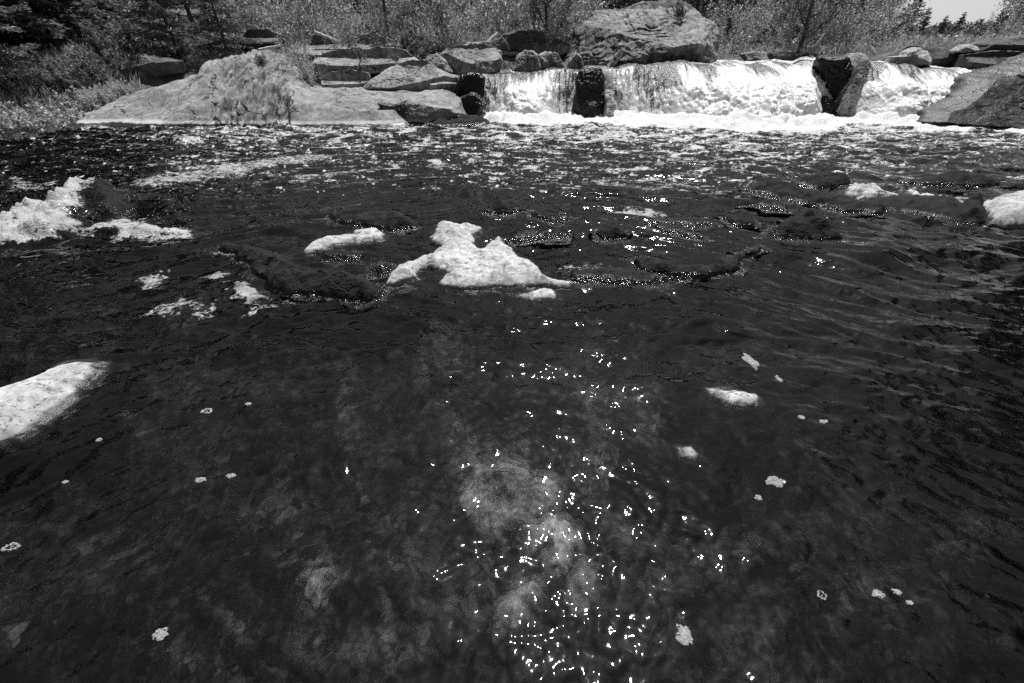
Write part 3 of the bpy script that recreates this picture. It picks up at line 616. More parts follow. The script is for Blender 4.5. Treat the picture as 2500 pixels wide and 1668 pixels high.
outline_rock('boulder', 'small pale stone in front of the dark corner rock', [(2322,126),(2346,110),(2398,108),(2384,124),(2350,130)], 15.1, .3, M_PALE, planes=2, seed=116, group=FR)

MR = 'rocks in the pool'
flat_rock('river_rock', 'large white dry rock in the middle of the pool, the brightest one', [(1065,535),(1105,533),(1125,543),(1155,542),(1178,548),(1172,558),(1158,566),(1160,588),(1172,597),(1184,590),(1212,566),(1226,568),(1236,590),(1280,620),(1302,628),(1318,650),(1330,664),(1400,680),(1395,690),(1320,684),(1235,690),(1160,692),(1110,690),(1070,680),(1086,660),(1048,642),(1028,650),(1024,668),(970,678),(930,688),(945,666),(970,640),(1006,624),(1050,612),(1080,592),(1046,580),(1050,560)], .11, M_PALE, seed=1, w=.07, wetz=.022, amp=.7, group=MR)
flat_rock('river_rock', 'small rock with a white crescent top left of the large white rock', [(728,606),(745,590),(790,574),(850,565),(862,547),(880,553),(920,551),(948,562),(940,578),(900,580),(850,588),(800,600),(770,606),(740,613)], .10, M_PALE, seed=4, w=.08, wetz=.03, group=MR)
flat_rock('river_rock', 'dark wet skirt in front of the white crescent rock', [(745,612),(800,606),(850,604),(880,620),(886,632),(830,632),(770,622)], .06, M_WET, seed=6, group=MR)
flat_rock('river_rock', 'black wet rock with a pointed fin behind the white crescent rock', [(800,520),(813,502),(822,504),(832,517),(850,522),(900,514),(960,512),(1005,526),(1025,545),(960,550),(870,540),(810,534)], .13, M_WET, seed=9, w=.1, group=MR)
flat_rock('river_rock', 'long black mossy ledge left of the large white rock', [(520,598),(545,583),(610,593),(660,603),(700,622),(745,652),(800,657),(880,667),(930,690),(932,714),(900,724),(850,720),(780,706),(700,702),(655,692),(640,668),(610,652),(600,628),(560,612)], .13, M_WET, seed=11, w=.1, amp=.5, group=MR)
flat_rock('river_rock', 'low black rock touching the left tip of the large white rock', [(900,650),(935,638),(965,646),(955,664),(920,668)], .07, M_WET, seed=13, group=MR)
flat_rock('river_rock', 'humped black rock with glints behind the large white rock', [(1178,505),(1210,490),(1245,484),(1280,491),(1286,501),(1230,510)], .15, M_WET, seed=15, w=.12, group=MR)
flat_rock('river_rock', 'low black rock right of the humped black rock', [(1290,510),(1340,502),(1390,513),(1402,531),(1350,536),(1310,523)], .10, M_WET, seed=17, group=MR)
flat_rock('river_rock', 'thin dark ledge touching the back of the large white rock', [(1236,576),(1280,566),(1340,560),(1392,563),(1390,572),(1330,582),(1260,588)], .06, M_WET, seed=19, group=MR)
flat_rock('river_rock', 'glinting black ledge in front of the curved black rim', [(1385,655),(1440,645),(1530,648),(1600,662),(1680,676),(1600,690),(1480,686),(1395,680)], .07, M_WET, seed=21, amp=.7, group=MR)
flat_rock('river_rock', 'curved black rim of rock ending in a raised tip', [(1545,632),(1562,622),(1610,634),(1680,646),(1758,646),(1784,624),(1812,610),(1862,594),(1868,601),(1822,626),(1792,656),(1722,672),(1640,668),(1572,656)], .075, M_WET, seed=23, w=.05, amp=.5, group=MR)
flat_rock('river_rock', 'small knobbly black rock left of the twin ledges', [(1452,562),(1468,545),(1490,540),(1520,548),(1532,566),(1480,577)], .12, M_WET, seed=25, amp=.6, group=MR)
flat_rock('river_rock', 'small black rock behind the curved rim, left of the twin ledges', [(1590,540),(1650,544),(1700,558),(1722,574),(1680,572),(1620,558)], .09, M_WET, seed=27, group=MR)
flat_rock('river_rock', 'small black rock just left of the black whaleback', [(1765,520),(1810,508),(1842,520),(1850,545),(1800,542)], .11, M_WET, seed=29, group=MR)
flat_rock('river_rock', 'black whaleback rock rough with glints right of centre', [(1868,560),(1900,535),(1930,524),(1980,526),(2010,537),(2040,547),(2064,561),(2000,567),(1920,564)], .19, M_WET, seed=31, w=.14, amp=.5, group=MR)
flat_rock('river_rock', 'long low black ledge left of the white capped rocks', [(1815,454),(1860,444),(1950,458),(2010,472),(2100,490),(2210,496),(2150,512),(2000,492),(1900,474)], .13, M_WET, seed=33, w=.14, group=MR)
flat_rock('river_rock', 'black ledge behind the long low ledge', [(1935,434),(1990,420),(2060,424),(2090,438),(2000,448)], .16, M_WET, seed=35, w=.14, group=MR)
flat_rock('river_rock', 'white capped rock, left one on the right side ledges', [(2050,452),(2080,444),(2150,449),(2182,464),(2160,478),(2100,472)], .16, M_PALE, seed=37, w=.14, wetz=.06, group=MR)
flat_rock('river_rock', 'broken white capped rock, middle one on the right side ledges', [(2196,458),(2240,448),(2270,470),(2330,466),(2340,490),(2280,494),(2220,486)], .15, M_PALE, seed=39, w=.12, wetz=.07, amp=.7, group=MR)
flat_rock('river_rock', 'black ledge behind the white capped rocks', [(2190,434),(2300,417),(2390,423),(2460,436),(2400,444),(2300,440)], .16, M_WET, seed=41, w=.2, group=MR)
flat_rock('river_rock', 'black block against the white rock at the right edge', [(2320,505),(2350,486),(2400,490),(2430,520),(2400,534),(2340,526)], .20, M_WET, seed=43, w=.1, group=MR)
flat_rock('river_rock', 'big white rock cut by the right edge of the photo', [(2396,478),(2440,462),(2500,456),(2620,458),(2640,530),(2480,525),(2436,516),(2420,495)], .26, M_PALE, seed=45, w=.14, wetz=.04, group=MR)
flat_rock('river_rock', 'low black stone in front of the long low ledge', [(1825,494),(1870,484),(1925,500),(1932,512),(1880,507)], .08, M_WET, seed=47, group=MR)
flat_rock('river_rock', 'low black stone under the left white capped rock', [(2030,503),(2090,493),(2124,510),(2060,514)], .08, M_WET, seed=49, group=MR)
flat_rock('river_rock', 'long pale slab rising at the left edge, nearest dry rock', [(-20,925),(60,893),(110,868),(150,853),(200,850),(256,854),(240,880),(215,900),(150,960),(100,1010),(60,1035),(20,1058),(-60,1080),(-300,1100),(-360,960),(-120,950)], .17, M_PALE, seed=51, w=.16, wetz=.03, amp=.15, group=MR, slope=3.5)
flat_rock('river_rock', 'rough pale stone just breaking the surface right of centre', [(1718,940),(1762,940),(1850,955),(1876,976),(1860,990),(1790,982),(1735,962)], .035, M_PALE, seed=53, w=.05, wetz=.012, amp=.8, base=.0, group=MR)
flat_rock('river_rock', 'tiny pale stone tip breaking the surface below the rough pale stone', [(1650,1087),(1690,1080),(1712,1110),(1700,1118),(1670,1110)], .035, M_PALE, seed=55, w=.05, wetz=.012, group=MR)
flat_rock('river_rock', 'pale wave worn stone just in front of the large white rock', [(1285,712),(1330,694),(1358,702),(1356,720),(1300,726),(1240,718)], .035, M_PALE, seed=57, w=.06, wetz=.012, amp=.6, group=MR)
flat_rock('river_rock', 'jagged black ledge joining the white capped rocks to the right edge', [(1990,478),(2100,480),(2200,474),(2330,482),(2420,522),(2330,532),(2210,510),(2100,502)], .10, M_WET, seed=59, w=.14, group=MR)
flat_rock('river_rock', 'long low black ledge tip left of the black whaleback', [(1560,536),(1640,526),(1720,532),(1760,545),(1700,552),(1620,548)], .06, M_WET, seed=60, group=MR)
flat_rock('river_rock', 'half drowned black rock at the right end of the left rapids foam', [(215,470),(250,440),(285,450),(308,490),(290,520),(240,524)], .20, M_WET, seed=61, w=.1, group=MR)
SB = 'stones under the shallow water'
for i, (pl, top, lab, m) in enumerate([
  ([(1130,1095),(1150,1062),(1195,1072),(1230,1058),(1290,1075),(1305,1100),(1360,1105),(1385,1150),(1370,1200),(1310,1196),(1290,1225),(1230,1222),(1200,1262),(1150,1250),(1140,1190),(1118,1160)], -.06, 'broad grey boulder under the water, largest of the sunken ones', M_SUB),
  ([(1285,1250),(1320,1238),(1340,1215),(1390,1222),(1418,1255),(1410,1300),(1380,1310),(1372,1350),(1350,1362),(1340,1320),(1305,1300)], .03, 'brightest pale sunken stone just under the surface', M_PALE),
  ([(1215,1420),(1250,1380),(1300,1372),(1330,1395),(1318,1430),(1290,1450),(1262,1500),(1235,1490)], -.05, 'round sunken stone nearest the viewer', M_SUB),
  ([(680,1320),(720,1296),(775,1304),(790,1340),(745,1362),(735,1395),(700,1370)], -.12, 'small sunken stone left of centre', M_SUB),
  ([(1400,1290),(1440,1270),(1480,1330),(1470,1400),(1430,1440),(1395,1400),(1380,1340)], -.09, 'dim sunken stone right of the brightest one', M_SUB)]):
    flat_rock('sunken_stone', lab, pl, .2, m, base=top - .2, zref=-.02, seed=70 + i, w=.12, wetz=-5, group=SB, slope=3.0, cat='stone', amp=1.2, wob=.05)

# ------------------------------------------------------------------ foam patches drifting near the viewer
BB = []
sph = []
for i in range(5):
    for j in range(8):
        th = i/4*pi/2; ph = j/8*2*pi; sph.append((cos(th)*cos(ph), cos(th)*sin(ph), sin(th)))
sph = np.array(sph); sphF = np.array([(i*8 + j, i*8 + (j+1) % 8, (i+1)*8 + (j+1) % 8, (i+1)*8 + j) for i in range(4) for j in range(8)])
def foam_mat():
    t = NT('bubble_foam'); p = t.pos(); tp = t.n('BsdfTransparent')
    h = t.math('MULTIPLY', t.ramp(t.voro(p, 70), .18, .46, 1.0, 0.0), t.ramp(t.noise(p, 40, 4, .7), .36, .52))
    return t.done(t.mixs(t.math('MAXIMUM', h, .6), foam_shader(t, p, 3), tp.outputs[0]))
M_FOAM = foam_mat()
def foam_patch(px, py, rx, ry, label, seed, ring=False, rot=0.0):
    rs = np.random.RandomState(seed); c = P(px, py, 0); c[2] = float(river_height(c[0:1], c[1:2])[0]) + .002
    sc = np.hypot(c[1], H0)/FOC*.7; rx, ry = rx*sc, ry*sc/max(.35, H0/np.hypot(c[1], H0))
    vs, fs = [], []; n = 0; na_, nr_ = 40, 9
    th = np.arange(na_)/na_*2*pi; edge = 1 + .45*fbm(1.3*np.cos(th) + seed*3.7, 1.3*np.sin(th), seed, 4, .6) + .04*rs.normal(size=na_)
    r0 = .6 if ring else .02; rr_ = r0 + (1 - r0)*np.linspace(0, 1, nr_)
    x = rx*rr_[None]*edge[:, None]*np.cos(th)[:, None]; y = ry*rr_[None]*edge[:, None]*np.sin(th)[:, None]
    zt = .0035*np.sqrt(np.clip(1 - ((rr_ - (r0 + 1)/2)/((1 - r0)/2))**2, 0, 1))[None]*(1 + .5*rs.normal(size=x.shape))
    x, y = x*cos(rot) - y*sin(rot), x*sin(rot) + y*cos(rot)
    vs.append(np.stack((x, y, zt + .001), -1).reshape(-1, 3)); fs.append(grid_faces(na_, nr_, True)); n += na_*nr_
    for _ in range(int(np.clip(rx*ry/(.008**2), 8, 60))):
        a = rs.uniform(0, 2*pi); r = rs.uniform(r0, 1.0); q_ = (rx*r*cos(a), ry*r*sin(a))
        s = rs.uniform(.3, 1)**2*min(.004, rx*.15) + .001; vs.append(sph*(s, s, s*.5) + (q_[0]*cos(rot) - q_[1]*sin(rot), q_[0]*sin(rot) + q_[1]*cos(rot), .001)); fs.append(sphF + n); n += len(sph)
    if ring:
        s = rx*.22; vs.append(sph*(s, s, s*.5)); fs.append(sphF + n)
    o = link('foam_patch', mesh('foam_patch', np.concatenate(vs), np.concatenate(fs)), M_FOAM, None, c)
    tag(o, label, 'foam', 'foam patches drifting on the pool')
for i, a in enumerate([
 (505,1004,18,9,'ring of foam with a bubble in it, right of the long pale slab',1,True), (607,988,11,5,'small foam disc upper right of the foam ring',2,False),
 (1835,878,18,26,'oblong white raft of bubbles near the right of centre',3,False), (1902,922,8,11,'little foam scrap below the oblong bubble raft',4,False),
 (25,1333,22,12,'foam ring at the lower left edge of the pool',5,True), (490,1172,17,8,'bubbly foam scrap, left of a close pair',6,False), (565,1162,15,8,'bubbly foam scrap, right of a close pair',7,False),
 (2008,1453,13,12,'foam ring at lower right, left end of a row',8,True), (2145,1448,18,11,'oval foam disc at lower right, middle of a row',9,False), (2193,1443,13,8,'small foam disc at lower right, right end of the row',10,False), (2224,1470,10,7,'tiny foam scrap just below the lower right row',11,False),
 (1893,1176,30,15,'lumpy foam raft of large bubbles below the rough pale stone',12,False), (1850,1216,12,8,'small foam scrap left below the lumpy foam raft',13,False), (393,1548,20,14,'faint round foam patch near the bottom left',14,False),
 (2010,1030,14,6,'foam scrap right of the rough pale stone',15,False), (1955,1022,12,6,'foam scrap close to the rough pale stone',16,False),
 (1672,1552,22,24,'bubble cluster near the bottom, right of centre',17,False), (243,1075,10,5,'tiny foam disc below the long pale slab',18,False), (160,1177,10,5,'tiny foam disc at far left below the slab',19,False),
 (1325,467,12,5,'foam cushion behind the humped black rock',20,False), (1300,463,9,3,'thin foam disc left of the foam cushion',21,False), (1378,462,10,3,'thin foam disc right of the foam cushion',22,False),(1410,461,11,3,'rightmost thin foam disc of the row behind the black rocks',23,False)]):
    foam_patch(*a)

# ------------------------------------------------------------------ plants
def tube(pts, r0, r1, sides=5):
    pts = np.asarray(pts, float); n = len(pts); t = np.gradient(pts, axis=0); t /= np.linalg.norm(t, axis=1)[:, None] + 1e-9
    ref = np.where(np.abs(t[:, 2:3]) > .9, np.array([[1., 0, 0]]), np.array([[0, 0, 1.]]))
    a = np.cross(t, ref); a /= np.linalg.norm(a, axis=1)[:, None] + 1e-9; b = np.cross(t, a)
    r = np.linspace(r0, r1, n)[:, None, None]; ph = np.arange(sides)/sides*2*pi
    V = pts[:, None] + r*(np.cos(ph)[None, :, None]*a[:, None] + np.sin(ph)[None, :, None]*b[:, None])
    F = [(i*sides + k, i*sides + (k+1) % sides, (i+1)*sides + (k+1) % sides, (i+1)*sides + k) for i in range(n-1) for k in range(sides)]
    return V.reshape(-1, 3), np.array(F)
class Acc:
    def __init__(s): s.v = []; s.f = []; s.n = 0
    def add(s, V, F): s.v.append(V); s.f.append(np.asarray(F) + s.n); s.n += len(V)
    def tube(s, *a): s.add(*tube(*a))
    def mesh(s, name, smooth=True): return mesh(name, np.concatenate(s.v), np.concatenate(s.f), None, smooth)
def leaves(C, size, rs, elong=1.6, dirs=None, flat=0.0):
    """one small folded leaf quad at each point"""
    C = np.asarray(C); n = len(C); d = rs.normal(size=(n, 3)) if dirs is None else dirs + .35*rs.normal(size=(n, 3))
    d /= np.linalg.norm(d, axis=1)[:, None]; e = rs.normal(size=(n, 3)); e[:, 2] *= (1 - flat); d2 = np.cross(d, e); d2 /= np.linalg.norm(d2, axis=1)[:, None] + 1e-9
    s = size*rs.uniform(.5, 1.4, size=(n, 1))
    V = np.stack((C - d*s*elong/2, C + d2*s/2, C + d*s*elong/2, C - d2*s/2), 1).reshape(-1, 3)
    return V, np.arange(4*n).reshape(-1, 4)
def bend(p, d, L, n, rs, up=.0, wob=.15):
    pts = [np.array(p, float)]; d = np.array(d, float)/np.linalg.norm(d)
    for _ in range(n):
        d = d + wob*rs.normal(size=3) + np.array((0, 0, up)); d /= np.linalg.norm(d); pts.append(pts[-1] + d*L/n)
    return np.array(pts)
def along(pts, n, rs, lo=.2):
    t = rs.uniform(lo, 1, n)*(len(pts) - 1); i = np.minimum(t.astype(int), len(pts) - 2); f = (t - i)[:, None]
    return pts[i]*(1 - f) + pts[i + 1]*f
def shrub_meshes(seed, h, spread, stems, leafn, leafs, twigr=.008):
    rs = np.random.RandomState(seed); st = Acc(); L = []
    for k in range(stems):
        a = rs.uniform(0, 2*pi); s = rs.uniform(.1, 1)*spread
        p = bend((rs.normal()*.06*h, rs.normal()*.06*h, -.1), (cos(a)*s, sin(a)*s, 1), h*rs.uniform(.7, 1.1), 6, rs, .03, .12)
        st.tube(p, twigr*h, twigr*h*.25, 4)
        for _ in range(5):
            q0 = along(p, 1, rs, .3)[0]; q = bend(q0, (p[-1] - p[0])/h + rs.normal(size=3)*.55, h*rs.uniform(.2, .45), 4, rs, .05, .2)
            st.tube(q, twigr*h*.35, twigr*h*.15, 3); L.append(along(q, max(1, leafn//(stems*6)), rs, .1) + rs.normal(size=(max(1, leafn//(stems*6)), 3))*.03*h)
            for _ in range(3):
                w_ = bend(along(q, 1, rs)[0], (q[-1] - q[0])/h*2 + rs.normal(size=3)*.5, h*rs.uniform(.08, .2), 2, rs); st.tube(w_, twigr*h*.18, twigr*h*.1, 3)
        L.append(along(p, max(1, leafn//(stems*6)), rs, .35) + rs.normal(size=(max(1, leafn//(stems*6)), 3))*.04*h)
    V, F = leaves(np.concatenate(L), leafs, rs)
    return st.mesh('stems'), mesh('foliage', V, F, None, False)
def tree_meshes(seed, h, crown, limbs, leafn, leafs, lowest=.25, r=None):
    rs = np.random.RandomState(seed); tr = Acc(); br = Acc(); L = []; r = r or h*.018
    p = bend((0, 0, -.2), (rs.normal()*.06, rs.normal()*.06, 1), h, 10, rs, .03, .05); tr.tube(p, r, r*.2, 7)
    for k in range(limbs):
        t = lowest + (1 - lowest)*(k + rs.rand())/limbs; q0 = p[min(9, int(t*10))] + (p[min(10, int(t*10) + 1)] - p[min(9, int(t*10))])*((t*10) % 1)
        a = k*2.4 + rs.normal()*.4; ln = crown*(1.15 - .75*t)*rs.uniform(.7, 1.2)
        q = bend(q0, (cos(a), sin(a), .45 + .5*t), ln, 6, rs, .06, .16); br.tube(q, r*.42*(1.1 - t), r*.1, 5)
        for _ in range(7):
            w0 = along(q, 1, rs, .2)[0]; w_ = bend(w0, (q[-1] - q[0])/ln + rs.normal(size=3)*.6, ln*rs.uniform(.25, .5), 4, rs, .03, .2); br.tube(w_, r*.18, r*.07, 3)
            m = max(1, leafn//(limbs*8)); cl = along(w_, m, rs, .1) + rs.normal(size=(m, 3))*ln*.075; L.append(cl)
            for _ in range(3):
                x_ = bend(along(w_, 1, rs)[0], (w_[-1] - w_[0])/ln*3 + rs.normal(size=3)*.6, ln*rs.uniform(.1, .22), 2, rs); br.tube(x_, r*.09, r*.05, 3)
        m = max(1, leafn//(limbs*8)); L.append(along(q, m, rs, .4) + rs.normal(size=(m, 3))*ln*.08)
    V, F = leaves(np.concatenate(L), leafs, rs)
    return tr.mesh('trunk'), br.mesh('branches'), mesh('crown', V, F, None, False)
def conifer_meshes(seed, h, wid, whorls, needles, ns, lowest=.08, gap=.15):
    rs = np.random.RandomState(seed); tr = Acc(); L = []; Dn = []
    tr.tube(bend((0, 0, -.3), (0, 0, 1), h + .3, 8, rs, .05, .01), h*.02, h*.002, 7)
    for k in range(whorls):
        t = lowest + (1 - lowest)*(k + .4*rs.rand())/whorls; nb = rs.randint(4, 7); a0 = rs.uniform(0, 6.28)
        for b in range(nb):
            if rs.rand() < gap: continue
            a = a0 + b/nb*6.28 + rs.normal()*.2; ln = wid*(1 - t)**.8*rs.uniform(.65, 1.1) + .03*h
            q = bend((0, 0, h*t), (cos(a), sin(a), .1 + .3*t), ln, 6, rs, -.035 + .05*t, .07); tr.tube(q, h*.005*(1.1 - t), h*.001, 3)
            side = np.array((-sin(a), cos(a), 0))
            m = max(3, int(needles*ln/(wid*whorls*5)*1.6)); c = along(q, m, rs, .12); f = np.linalg.norm(c - q[0], axis=1)/ln
            u = rs.normal(size=m); wd = (u*ln*.16*(1.1 - .7*f))[:, None]
            c = c + side*wd + rs.normal(size=(m, 3))*ln*.022 - np.array((0, 0, 1))*np.abs(wd)*.3; L.append(c)
            Dn.append(np.broadcast_to(np.array((cos(a), sin(a), -.1)), (m, 3)) + side*np.sign(u)[:, None]*.8)
    V, F = leaves(np.concatenate(L), ns, rs, 4.0, np.concatenate(Dn), .5)
    return tr.mesh('trunk'), mesh('crown', V, F, None, False)
def empty(name, loc, rz, sc, label, cat, group):
    e = bpy.data.objects.new(name, None); COL.objects.link(e); e.empty_display_size = .2
    e.location = loc; e.rotation_euler = (0, 0, rz); e.scale = sc; return tag(e, label, cat, group)
def stand(px, Y, dz=-.05):
    X = XatPx(px, Y, 1.4)
    return (X, Y, float(ground(X, Y)) + dz)
rnd = random.Random(11)
def plant(kind, parts, px, Y, s, label, cat, group, loc=None, rz=None, sz=None):
    l = stand(px, Y) if loc is None else loc
    s2 = sz or s
    e = empty(kind, l, rnd.uniform(0, 6.28) if rz is None else rz, (s, s, s2), label, cat, group)
    for nm, me, mt in parts:
        o = bpy.data.objects.new(nm, me); COL.objects.link(o); o.parent = e
        if not me.materials: me.materials.append(mt)
    return e

SHR = [[('stems', a, M_TWIG), ('foliage', b, M_LEAF)] for a, b in (shrub_meshes(100 + i, 2.2, .65 + .2*i, 11, 800 + 350*i, .045, .010) for i in range(4))]
BUSH = [[('stems', a, M_TWIG), ('foliage', b, M_LEAFD)] for a, b in (shrub_meshes(140 + i, 1.3, 1.5, 15, 5200, .05) for i in range(2))]
DRY = [[('stems', a, M_TWIG), ('foliage', b, M_GRASS)] for a, b in (shrub_meshes(160 + i, 1.0, 1.2, 16, 3200, .045) for i in range(2))]
TRE = [[('trunk', a, M_BARK), ('branches', b, M_BARK), ('crown', c, M_LEAF)] for a, b, c in (tree_meshes(200 + i, 6.5, 2.4, 20, 7500, .075, .06) for i in range(3))]
TRD = [[('trunk', a, M_BARK), ('branches', b, M_BARK), ('crown', c, M_LEAFD)] for a, b, c in (tree_meshes(230 + i, 6.0, 2.0, 16, 4500, .07, .1) for i in range(2))]
CON = [[('trunk', a, M_BARK), ('crown', b, M_NEEDLE)] for a, b in (conifer_meshes(260 + i, 7.0, 2.4, 24, 30000, .06, .05) for i in range(2))]
PIN = [[('trunk', a, M_BARK), ('crown', b, M_NEEDLE)] for a, b in (conifer_meshes(280 + i, 5.0, 2.8, 11, 17000, .045, .05, .2) for i in range(2))]

GS = 'shrubs on the far bank'; GT = 'trees behind the bank'; GC = 'conifers behind the bank'
# left corner
plant('hemlock_tree', CON[0], -40, 15.0, 1.1, 'dark conifer filling the upper left corner', 'tree', GC)
plant('hemlock_tree', CON[1], 110, 16.5, 1.15, 'dark conifer just right of the corner one on the left bank', 'tree', GC)
plant('hemlock_tree', PIN[1], 20, 13.4, .62, 'low dark conifer above the pale bushes at the left edge', 'tree', GC)
plant('hemlock_tree', CON[0], 250, 20.0, 1.1, 'dim conifer behind the left hillside', 'tree', GC)
plant('pine_tree', PIN[0], 440, 17.2, .75, 'broad pine with layered boughs above the left outcrop', 'tree', GC)
plant('pine_tree', PIN[1], 560, 17.6, .62, 'low spreading pine touching the crown of the outcrop', 'tree', GC)
plant('pine_tree', PIN[0], 500, 20.5, .95, 'pine standing behind the layered one on the left', 'tree', GC, rz=2.0)
DL = ['pale dry bush at the left edge of the far bank', 'pale dry bush right of the leftmost one', 'pale dry bush at the water by the outcrop tip', 'small dry bush above the water at the left', 'dry bush below the grey boulder on the left', 'tall pale dry bush over the left waterline', 'dry bush at the upper edge of the outcrop tip']
for i, (px, Y, s) in enumerate([(15,11.9,.95), (85,12.3,.85), (150,13.0,.65), (50,11.5,.6), (205,13.6,.5), (-60,11.6,1.0), (265,14.2,.45)]):
    plant('dry_bush', DRY[i % 2], px, Y, s, DL[i], 'bush', 'dry bushes on the left bank')
BL = ['dense small leaved bush above the pyramid slab', 'dense bush left of the big cracked boulder', 'dense bush behind the left ledge', 'low bush on the left hillside', 'bush beside the undercut ledge', 'low bush over the shaded left ledge', 'bush left of the shaded ledge', 'low bush on the slope above the left dry bushes','dense bush just behind the pale broken boulders','low bush at the left shoulder of the great outcrop']
for i, (px, Y, s) in enumerate([(1000,16.9,.62), (1060,17.0,.55), (330,16.6,.6), (210,14.6,.7), (700,18.2,.5), (420,16.4,.5), (260,15.6,.75), (150,13.8,.7), (1290,17.8,.45), (1410,19.6,.6)]):
    plant('leafy_bush', BUSH[i % 2], px, Y, s, BL[i], 'bush', GS)
# the twiggy shrub growing on the outcrop
c = PY(752, 212, 14.3)
plant('twiggy_shrub', SHR[0], 0, 0, .62, 'twiggy shrub growing out of the outcrop beside the low grey block', 'shrub', GS, loc=(c[0], c[1], c[2] - .1), rz=1.0)
plant('leafy_bush', BUSH[0], 0, 0, .28, 'dark little bush at the foot of the twiggy shrub on the outcrop', 'bush', GS, loc=(c[0] + .05, c[1] - .1, c[2] - .06), rz=.4)
for i, (px, py, Y, s, lb) in enumerate([(880,140,15.3,.24,'tiny dark shrub on the long slab, left one'), (966,143,15.2,.2,'tiny dark shrub on the long slab, right one'), (1655,42,18.2,.35,'little shrub on the crown of the great outcrop'), (640,150,14.2,.2,'tiny plant clinging to the top of the streaked cliff')]):
    c = PY(px, py, Y); plant('leafy_bush', BUSH[i % 2], 0, 0, s, lb, 'bush', GS, loc=(c[0], c[1], c[2] - .08))
# thicket of half bare shrubs
spots = [(620,19.5,1.1),(680,20.5,1.2),(735,19.2,1.0),(780,21,1.3),(830,19.6,1.1),(880,20.8,1.25),(930,19.4,1.0),(985,20.2,1.2),(1040,18.4,1.0),(1090,19.5,1.15),(1140,18.4,.95),(1180,19.8,1.2),(1225,19.2,1.05),(1270,20.4,1.25),(1320,19.4,1.1),(1365,20.8,1.25),(1405,20.0,1.0),(1100,17.2,.75),(1150,17.0,.65),(860,18.0,.7),(950,17.8,.7),(1330,18.4,.7),
         (1780,20.5,1.0),(1830,20.0,.9),(1880,20.8,1.05),(1930,20.2,.9),(1985,20.6,1.0),(2030,20.0,.9),(2080,21,1.0),(2130,20.4,.9),(1800,19.2,.55),(1900,19.2,.5),(2000,19.3,.55),(2060,19.0,.5),(2190,22,.42),(2250,23,.36),(2320,22,.34),(2390,21,.36),(2460,20,.5)]
for i, (px, Y, s) in enumerate(spots):
    side = 'left of the great outcrop' if px < 1450 else 'right of the great outcrop'
    plant('twiggy_shrub', SHR[i % 4], px, Y, s*.95, 'half bare twiggy shrub in the thicket ' + side, 'shrub', 'thicket shrubs ' + side)
# trees
for i, (px, Y, s, k, lb) in enumerate([
  (850,24,1.0,1,'thin leafed tree at the top left of the thicket'), (690,25,1.0,0,'leafy tree behind the undercut ledge'), (760,28,1.15,2,'tree behind the thicket above the bleached log'),
  (960,26,1.0,0,'leafy tree above the pyramid slab'), (1040,27,1.1,1,'leafy tree above the small rounded boulder'), (1130,25,1.0,2,'leafy tree above the big cracked boulder'), (1215,27,1.1,0,'leafy tree behind the driftwood stub'),
  (1300,26,1.05,1,'leafy tree behind the shadowed mossy ledge'), (1385,28,1.15,2,'leafy tree touching the left side of the great outcrop'), (1480,30,1.2,0,'tree behind the crown of the great outcrop, left one'), (1580,31,1.2,1,'tree behind the crown of the great outcrop, middle one'), (1670,30,1.2,2,'tree behind the crown of the great outcrop, right one'),
  (1770,27,1.15,0,'leafy tree just right of the great outcrop'), (1830,30,1.2,1,'leafy tree in the wood left of the dark trunk'), (1900,28,1.05,2,'leafy tree in the wood behind the dark trunk'), (1990,27,1.05,0,'leafy tree right of the dark trunk'), (2050,26,.95,1,'leafy tree above the tall block'), (2110,30,1.0,2,'leafy tree left of the big conifer'), (330,23,1.0,0,'leafy tree on the left hillside'), (420,26,1.1,1,'leafy tree behind the layered pine'), (590,25,1.0,2,'leafy tree between the pines and the thicket'), (200,26,1.15,1,'leafy tree behind the dark corner conifers')]):
    plant('leafy_tree', TRE[k], px, Y, s, lb, 'tree', GT)
plant('leafy_tree', TRD[0], 1945, 19.8, .85, 'slender dark trunked tree standing above the small blocks', 'tree', GT)
plant('leafy_tree', TRD[1], 1075, 18.9, .7, 'crooked bare tree leaning over the big cracked boulder', 'tree', GT)
plant('leafy_tree', TRD[0], 1335, 18.8, .75, 'bare forked sapling beside the mossy ledge', 'tree', GT)
plant('leafy_tree', TRD[1], 960, 18.6, .7, 'bare sapling above the pale ledge', 'tree', GT)
# (photo x, metres out, photo y of the tip)
for px, Y, s, lb in [(2185,42,-25,'big dark conifer against the sky at upper right'), (2310,72,30,'small conifer against the sky, first right of the big one'), (2222,64,18,'small ragged conifer against the sky beside the big one'), (2272,78,38,'small conifer against the sky, between the ragged one and the next'),
                     (2400,46,12,'dark conifer at the right end of the skyline'), (2500,34,-50,'dark conifer in the upper right corner'), (2455,40,-10,'low conifer beside the upper right corner'), (1800,34,-60,'dark conifer in the wood right of the great outcrop')]:
    l = stand(px, Y); top = PY(px, s, Y)[2]
    plant('spruce_tree', CON[rnd.randint(0, 1)], px, Y, (top - l[2])/7.0, lb, 'tree', GC)

for px, Y, s, k, lb in [(2480,23,.62,0,'leafy tree in the upper right corner over the dark rock'), (2560,21,.7,2,'leafy tree cut by the right edge behind the rock slope'), (2425,30,.55,1,'lower leafy tree left of the upper right corner')]:
    plant('leafy_tree', TRE[k], px, Y, s, lb, 'tree', GT)
